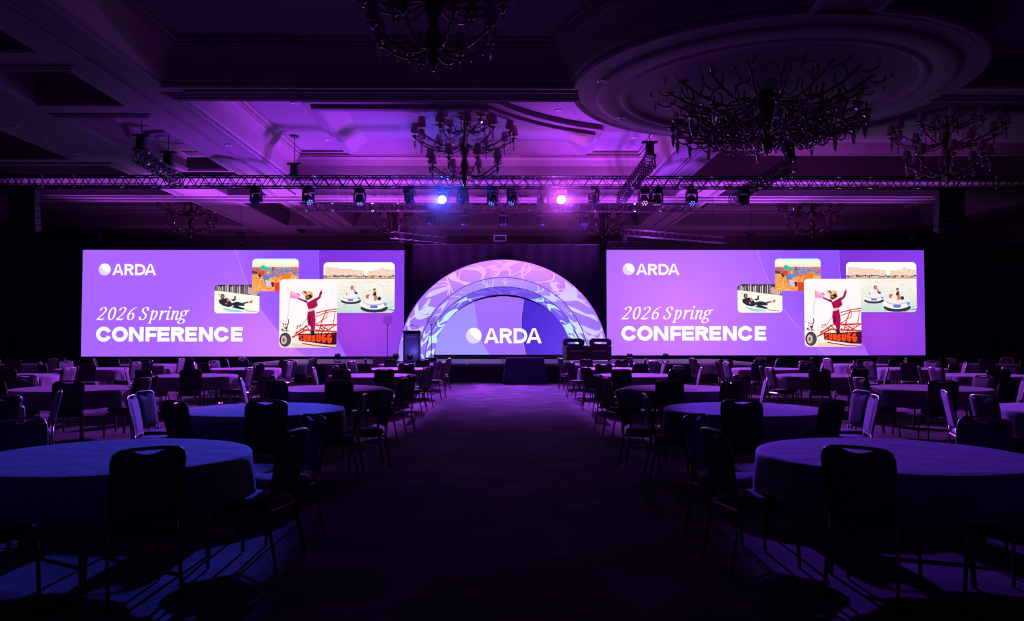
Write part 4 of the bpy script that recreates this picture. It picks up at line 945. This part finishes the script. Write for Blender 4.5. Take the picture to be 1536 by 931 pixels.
# ================================================================== CHANDELIERS
def make_arm(R, rise, drop, s=1., curls=1):
    """S-curved arm in the XZ plane from the stem to radius R"""
    pts = [(.08, 0, 0), (R * .18, 0, -drop * .7), (R * .42, 0, -drop), (R * .68, 0, -drop * .55), (R * .86, 0, rise * .1), (R * .97, 0, rise * .55), (R, 0, rise)]
    P = spline(pts, 4); m = MB().tube(P, [.022 * s] * len(P), 5)
    # scroll curl under the arm
    for c_ in range(curls):
        f = .55 + .17 * c_; sg = 1 if c_ % 2 == 0 else -1; q = .16 if curls == 1 else .20
        cu = [(R * f + (q - .011 * k) * s * cos(k * .6 + 2.4), sg * .04 * k * (curls > 1), -drop * (.35 if curls == 1 else .75 - .5 * c_) + (q - .011 * k) * s * sin(k * .6 + 2.4)) for k in range(12)]
        m.tube(cu, .014 * s, 4)
    return m
def chandelier(loc, lab, tiers, ztop, stem_r=.14, s=1., name='chandelier', curls=1):
    t = thing(name, lab, 'chandelier', loc, group=None)
    z0 = min(q[1] for q in tiers) - .25
    MB().lathe([(.02, z0 - .25 * s), (.07 * s, z0 - .12 * s), (stem_r * .6, z0), (stem_r * .35, z0 + .12), (stem_r, z0 + .35), (stem_r * .5, z0 + .6), (stem_r * 1.1, z0 + .85), (stem_r * .4, z0 + 1.2), (.03, z0 + 1.6), (.03, ztop)], 12).build('stem', M['bronze'], t, True)
    MB().lathe([(.42 * s, ztop), (.42 * s, ztop - .03), (.3 * s, ztop - .07), (.1 * s, ztop - .1)], 18).build('ceiling_canopy', M['bronze'], t, True)
    for ti, (n, z, R, rise, drop, shade, beads) in enumerate(tiers):
        arm_me = make_arm(R, rise, drop, s, curls).mesh('arm', M['bronze'], True)
        cup_me = MB().lathe([(.01, -.05 * s), (.06 * s, -.01), (.10 * s, .03 * s), (.03 * s, .03 * s), (.014 * s, .04 * s), (.014 * s, .16 * s), (.004, .17 * s)], 10).mesh('candle_cup', M['bronze'], True)
        sh_me = MB().lathe([(.135 * s, .14 * s), (.128 * s, .18 * s), (.095 * s, .36 * s), (.085 * s, .40 * s)], 12, cap=False).mesh('lamp_shade', M['shade'], True)
        dr = MB().lathe([(.004, -.30 * s), (.018 * s, -.27 * s), (.03 * s, -.20 * s), (.042 * s, -.11 * s), (.02 * s, -.06 * s), (.05 * s, -.03 * s), (.03 * s, 0)], 8)
        dr_me = dr.mesh('crystal_drop', M['crystal'])
        bead_me = MB().lathe([(.003, -.05), (.022 * s, -.03), (.022 * s, 0), (.004, .03)], 6).mesh('crystal_bead', M['crystal'])
        for k in range(n):
            a = 2 * pi * k / n + ti * .3 + .1
            o = link('arm', arm_me, t); o.location = (0, 0, z); o.rotation_euler = (0, 0, a)
            c = link('candle_cup', cup_me, o); c.location = (R, 0, rise)
            if shade: c = link('lamp_shade', sh_me, o); c.location = (R, 0, rise)
            c = link('crystal_drop', dr_me, o); c.location = (R, 0, rise - .04)
            for j in range(beads):
                c = link('crystal_bead', bead_me, o); f = (j + .5) / beads; c.location = (R * (.35 + .6 * f), 0, -drop * (1 - f) + rise * f * .4 - .07 - .05 * (j % 2))
    return t
def small_ch(x, y, zref, lab, zt):
    # zref: height of the lower tier
    chandelier((x, y, zref), lab, [(12, .80, 1.45, .16, .18, True, 3), (8, .02, 1.05, .14, .22, True, 3), (8, 1.25, .75, .1, .12, True, 1)], zt - zref)
zr = at(697, 256, 23.2).z
small_ch(at(697, 200, 23.2).x, 23.2, zr, 'shaded crystal chandelier in the coffer straight above the lit truss lamps', ZA + 1.4)
small_ch(at(650, 60, 13.4).x, 13.4, zr + .12, 'dark shaded chandelier in the black coffer closest overhead', ZA + 1.4)
small_ch(at(1421, 210, 22.6).x, 22.6, zr, 'dim shaded chandelier beyond the big dome, above the armchair-side loudspeaker', ZA + 1.4)
zr2 = at(593, 343, 37.2).z
for px, lab in ((287, 'far chandelier with pink glints over the middle of the lectern-side LED wall'), (593, 'far chandelier with pink glints at the blue beam, lectern side of the arch'), (903, 'far chandelier with pink glints at the pink beam, armchair side of the arch'), (1218, 'far chandelier with pink glints over the middle of the armchair-side LED wall')):
    small_ch(at(px, 325, 37.2).x, 37.2, zr2 + .05, lab, ZA + .85)
chandelier((DC[0], DC[1], 6.22), 'huge dark scrolled chandelier filling the round ceiling dome', [(20, .0, 2.05, .10, .16, False, 5), (12, -.02, 1.15, .08, .14, False, 4), (16, .85, 2.55, .30, .42, True, 4), (12, 1.55, 1.9, .28, .35, True, 2)], ZA + 1.8 - 6.22, .22, 1.3, name='dome_chandelier', curls=3)

# ================================================================== TABLES AND CHAIRS
def make_chair():
    t = thing('banquet_chair', '', 'chair')
    # seat cushion
    m = MB(); n = 12
    def ring(f, z): return [(.212 * f * (abs(cos(a)) ** .45) * (1 if cos(a) >= 0 else -1), .02 + .22 * f * (abs(sin(a)) ** .45) * (1 if sin(a) >= 0 else -1), z) for a in [2 * pi * k / 20 for k in range(20)]]
    m.loft([ring(.9, .405), ring(1, .42), ring(1, .45), ring(.93, .468), ring(.6, .476)], cap_last=True); m.build('seat', M['fabric'], t, True)
    # back: outline leans backward, scooped grip at the top
    lean = lambda z: -.205 - .09 * ((z - .46) / .47) ** 1.2 if z > .46 else -.205
    hw = lambda z: .178 + .022 * min(1, max(0, (z - .5) / .33))
    front = []; back = []; nu, nv = 14, 12
    for j in range(nv + 1):
        rf, rb = [], []
        for i in range(nu + 1):
            u = -1 + 2 * i / nu; top = .916 - (.024 * max(0, 1 - (u / .40) ** 2) if abs(u) < .40 else 0)
            if abs(u) > .8: top -= .055 * ((abs(u) - .8) / .2) ** 2
            z = .50 + (top - .50) * j / nv; x = hw(z) * u; e = (1 - abs(u) ** 6) * (1 - abs(2 * j / nv - 1) ** 8)
            rf.append((x, lean(z) + .012 + .022 * e, z)); rb.append((x, lean(z) - .010 - .012 * e, z))
        front.append(rf); back.append(rb)
    m = MB(); m.loft(front, closed=False); m.loft(back, closed=False)
    W = nu + 1; off = (nv + 1) * W; bf = []
    border = [(0, i) for i in range(W)] + [(j, nu) for j in range(1, nv + 1)] + [(nv, i) for i in range(nu - 1, -1, -1)] + [(j, 0) for j in range(nv - 1, 0, -1)]
    idx = [j * W + i for j, i in border]
    for a, b in zip(idx, idx[1:] + idx[:1]): bf.append((a, b, b + off, a + off))
    m.f += bf; m.build('backrest', M['fabric'], t, True)
    fp = [(-.178, lean(.5), .50), (-.188, lean(.62), .62), (-.202, lean(.8), .80), (-.202, lean(.865), .865), (-.19, lean(.90), .902), (-.16, lean(.925), .922), (-.09, lean(.93), .930), (0, lean(.93), .931)]
    fp = fp + [(-x, y, z) for x, y, z in fp[-2::-1]]
    MB().tube(fp, .011, 6).build('back_frame', M['chairmetal'], t, True)
    for s in (-1, 1):
        MB().tube([(s * .178, lean(.5), .51), (s * .19, -.205, .40), (s * .20, -.215, .28), (s * .205, -.27, .006)], .012, 6).build('leg', M['chairmetal'], t, True)
        MB().tube([(s * .198, -.205, .40), (s * .20, .10, .395), (s * .203, .18, .385), (s * .207, .215, .345), (s * .212, .225, .25), (s * .218, .235, .006)], .012, 6).build('leg', M['chairmetal'], t, True)
    MB().tube([(-.203, .18, .385), (.203, .18, .385)], .010, 5).build('stretcher', M['chairmetal'], t); MB().tube([(-.198, -.205, .40), (.198, -.205, .40)], .010, 5).build('stretcher', M['chairmetal'], t)
    return t
def cloth_mesh(seed):
    r = random.Random(seed); n = 120; ph = r.uniform(0, 6); rings = []
    wob = lambda a: .5 * sin(13 * a + ph) + .35 * sin(21 * a + 2 * ph) + .25 * sin(5 * a + ph * .7)
    for rad, z, f in ((.30, .757, 0), (.75, .757, 0), (.89, .757, 0), (.918, .752, 0), (.928, .738, .1), (.932, .70, .35), (.936, .62, .7), (.942, .54, 1.), (.946, .48, 1.2)):
        rings.append([((rad + .022 * f * wob(2 * pi * k / n)) * cos(2 * pi * k / n), (rad + .022 * f * wob(2 * pi * k / n)) * sin(2 * pi * k / n), z - (.012 * wob(2 * pi * k / n + 1) if f > 1.1 else 0)) for k in range(n)])
    rings = rings[::-1]
    return MB().loft(rings, cap_last=True).mesh('tablecloth', M['cloth'], True)
def make_table(seed):
    t = thing('banquet_table', '', 'table')
    link('tablecloth', cloth_mesh(seed), t)
    MB().lathe([(.905, .715), (.912, .72), (.912, .745), (.905, .75)], 48).build('tabletop', M['wood'], t, True)
    for s in (-1, 1):
        for q in (-1, 1): MB().tube([(s * .45, q * .38, .715), (s * .47, q * .40, .3), (s * .47, q * .42, .005)], .016, 6).build('leg', M['tablemetal'], t)
        MB().tube([(s * .47, -.41, .14), (s * .47, .41, .14)], .013, 5).build('crossbar', M['tablemetal'], t)
    return t
tproto = [make_table(k) for k in (1, 2, 3)]; cproto = make_chair()
used_t = [False] * 3; used_c = [False]
ROWS = [5.63, 9.16, 12.85, 17.2, 20.75, 24.1]
row_name = ['sixth', 'fifth', 'fourth', 'third', 'second', 'first']
col_name = ['beside the aisle', 'second from the aisle', 'third from the aisle', 'fourth from the aisle']
pos_name = ['aisle-side stage-end', 'aisle-side middle', 'rear aisle-side', 'rear outer', 'outer-side middle', 'outer-side stage-end']
# chair angles for a table beside the aisle on the lectern side (mirror for the other side): 0 = toward the aisle, 90 = toward the stage
rnd = random.Random(21)
special = {  # (row, col): [(angle, seat radius, extra turn)]
 (0, 0): [(40, 1.24, 4), (1, 1.00, -14), (-56, .86, 6), (-112, .95, 0), (-165, 1.0, 0), (146, 1.05, 0)],
 (1, 0): [(28, 1.22, -6), (-8, .90, 10), (-72, .80, 4), (-118, .90, -4), (-168, 1.1, 0), (163, 1.32, 8)],
 (2, 0): [(30, 1.14, 0), (-14, .98, 0), (-70, .82, 0), (-118, .88, 0), (-165, 1.05, 0), (150, 1.12, 0)],
}
n_ch = 0
for ri, Y in enumerate(ROWS):
    for side in (-1, 1):
        cols = {0: [2.74], 1: [2.77, 6.5], 2: [2.82, 6.88], 3: [2.85, 6.75, 10.45], 4: [2.85, 6.8, 10.65], 5: [2.85, 6.85, 10.75, 14.6]}[ri]
        for ci, X in enumerate(cols):
            k = (ri + ci + (side > 0)) % 3
            if not used_t[k]: t = tproto[k]; used_t[k] = True
            else: t = copy_tree(tproto[k])
            yy = Y + (0 if ci == 0 else rnd.uniform(-.12, .12)); xx = side * X + (0 if ci == 0 else rnd.uniform(-.08, .08))
            t.location = (xx, yy, 0); t.rotation_euler = (0, 0, rnd.uniform(0, 6.28))
            sd = 'lectern' if side < 0 else 'armchair'
            tag(t, f'round table in pale cloth, {row_name[ri]} row from stage, {col_name[ci]}, {sd} side', 'table', 'round banquet tables')
            spec = special.get((ri, ci)) or [(a + rnd.uniform(-6, 6), 1.0 + rnd.uniform(-.12, .12), rnd.uniform(-10, 10)) for a in (30, -16, -66, -114, -164, 150)]
            for pi_, (a, rad, turn) in enumerate(spec):
                ang = radians(a) if side < 0 else pi - radians(a)
                cx, cy = xx + rad * cos(ang), yy + rad * sin(ang)
                px = 757 + FPX * cx / max(cy, .1)
                if cy < 1 or px < -60 or px > 1596: continue
                if not used_c[0]: c = cproto; used_c[0] = True
                else: c = copy_tree(cproto)
                c.location = (cx, cy, 0); c.rotation_euler = (0, 0, ang + pi / 2 + radians(turn) * -side)
                tag(c, f'{pos_name[pi_]} banquet chair at table {col_name[ci]}, {row_name[ri]} row from stage, {sd} side', 'chair', 'banquet chairs round the tables'); n_ch += 1
print('CHAIRS', n_ch)

# ================================================================== HAZE round the two lit heads
def haze(loc, r, dens, lab):
    m = bpy.data.materials.new('stage_haze'); m.use_nodes = True; nt = m.node_tree; nt.nodes.clear()
    v = nt.nodes.new('ShaderNodeVolumeScatter'); v.inputs['Color'].default_value = (1, 1, 1, 1)
    tc = nt.nodes.new('ShaderNodeTexCoord'); mp = nt.nodes.new('ShaderNodeMapping'); mp.inputs['Scale'].default_value = (1 / r, 1 / r, 1 / r)
    g = nt.nodes.new('ShaderNodeTexGradient'); g.gradient_type = 'QUADRATIC_SPHERE'
    mu = nt.nodes.new('ShaderNodeMath'); mu.operation = 'MULTIPLY'; mu.inputs[1].default_value = dens
    nt.links.new(tc.outputs['Object'], mp.inputs[0]); nt.links.new(mp.outputs[0], g.inputs[0]); nt.links.new(g.outputs['Fac'], mu.inputs[0]); nt.links.new(mu.outputs[0], v.inputs['Density'])
    o_ = nt.nodes.new('ShaderNodeOutputMaterial'); nt.links.new(v.outputs[0], o_.inputs['Volume'])
    h = MB().lathe([(r * sin(pi * k / 12), -r * cos(pi * k / 12)) for k in range(1, 12)], 20).build('haze', m, None, True)
    h.location = loc; tag(h, lab, 'haze', kind='stuff')
haze(BLUE_AT + Vector((0, -.35, -.1)), 1.7, .10, 'thin haze glowing blue around the lit truss lamp')
haze(PINK_AT + Vector((0, -.35, -.1)), 1.7, .10, 'thin haze glowing pink around the lit truss lamp')
for p_, c_ in ((BLUE_AT, (.04, .07, 1)), (PINK_AT, (.7, .08, 1))):
    l = bpy.data.lights.new('lens_glow', 'POINT'); l.energy = 260; l.color = c_; l.shadow_soft_size = .1
    o = bpy.data.objects.new('lens_glow', l); COL.objects.link(o); o.location = p_ + Vector((0, -.32, 0))
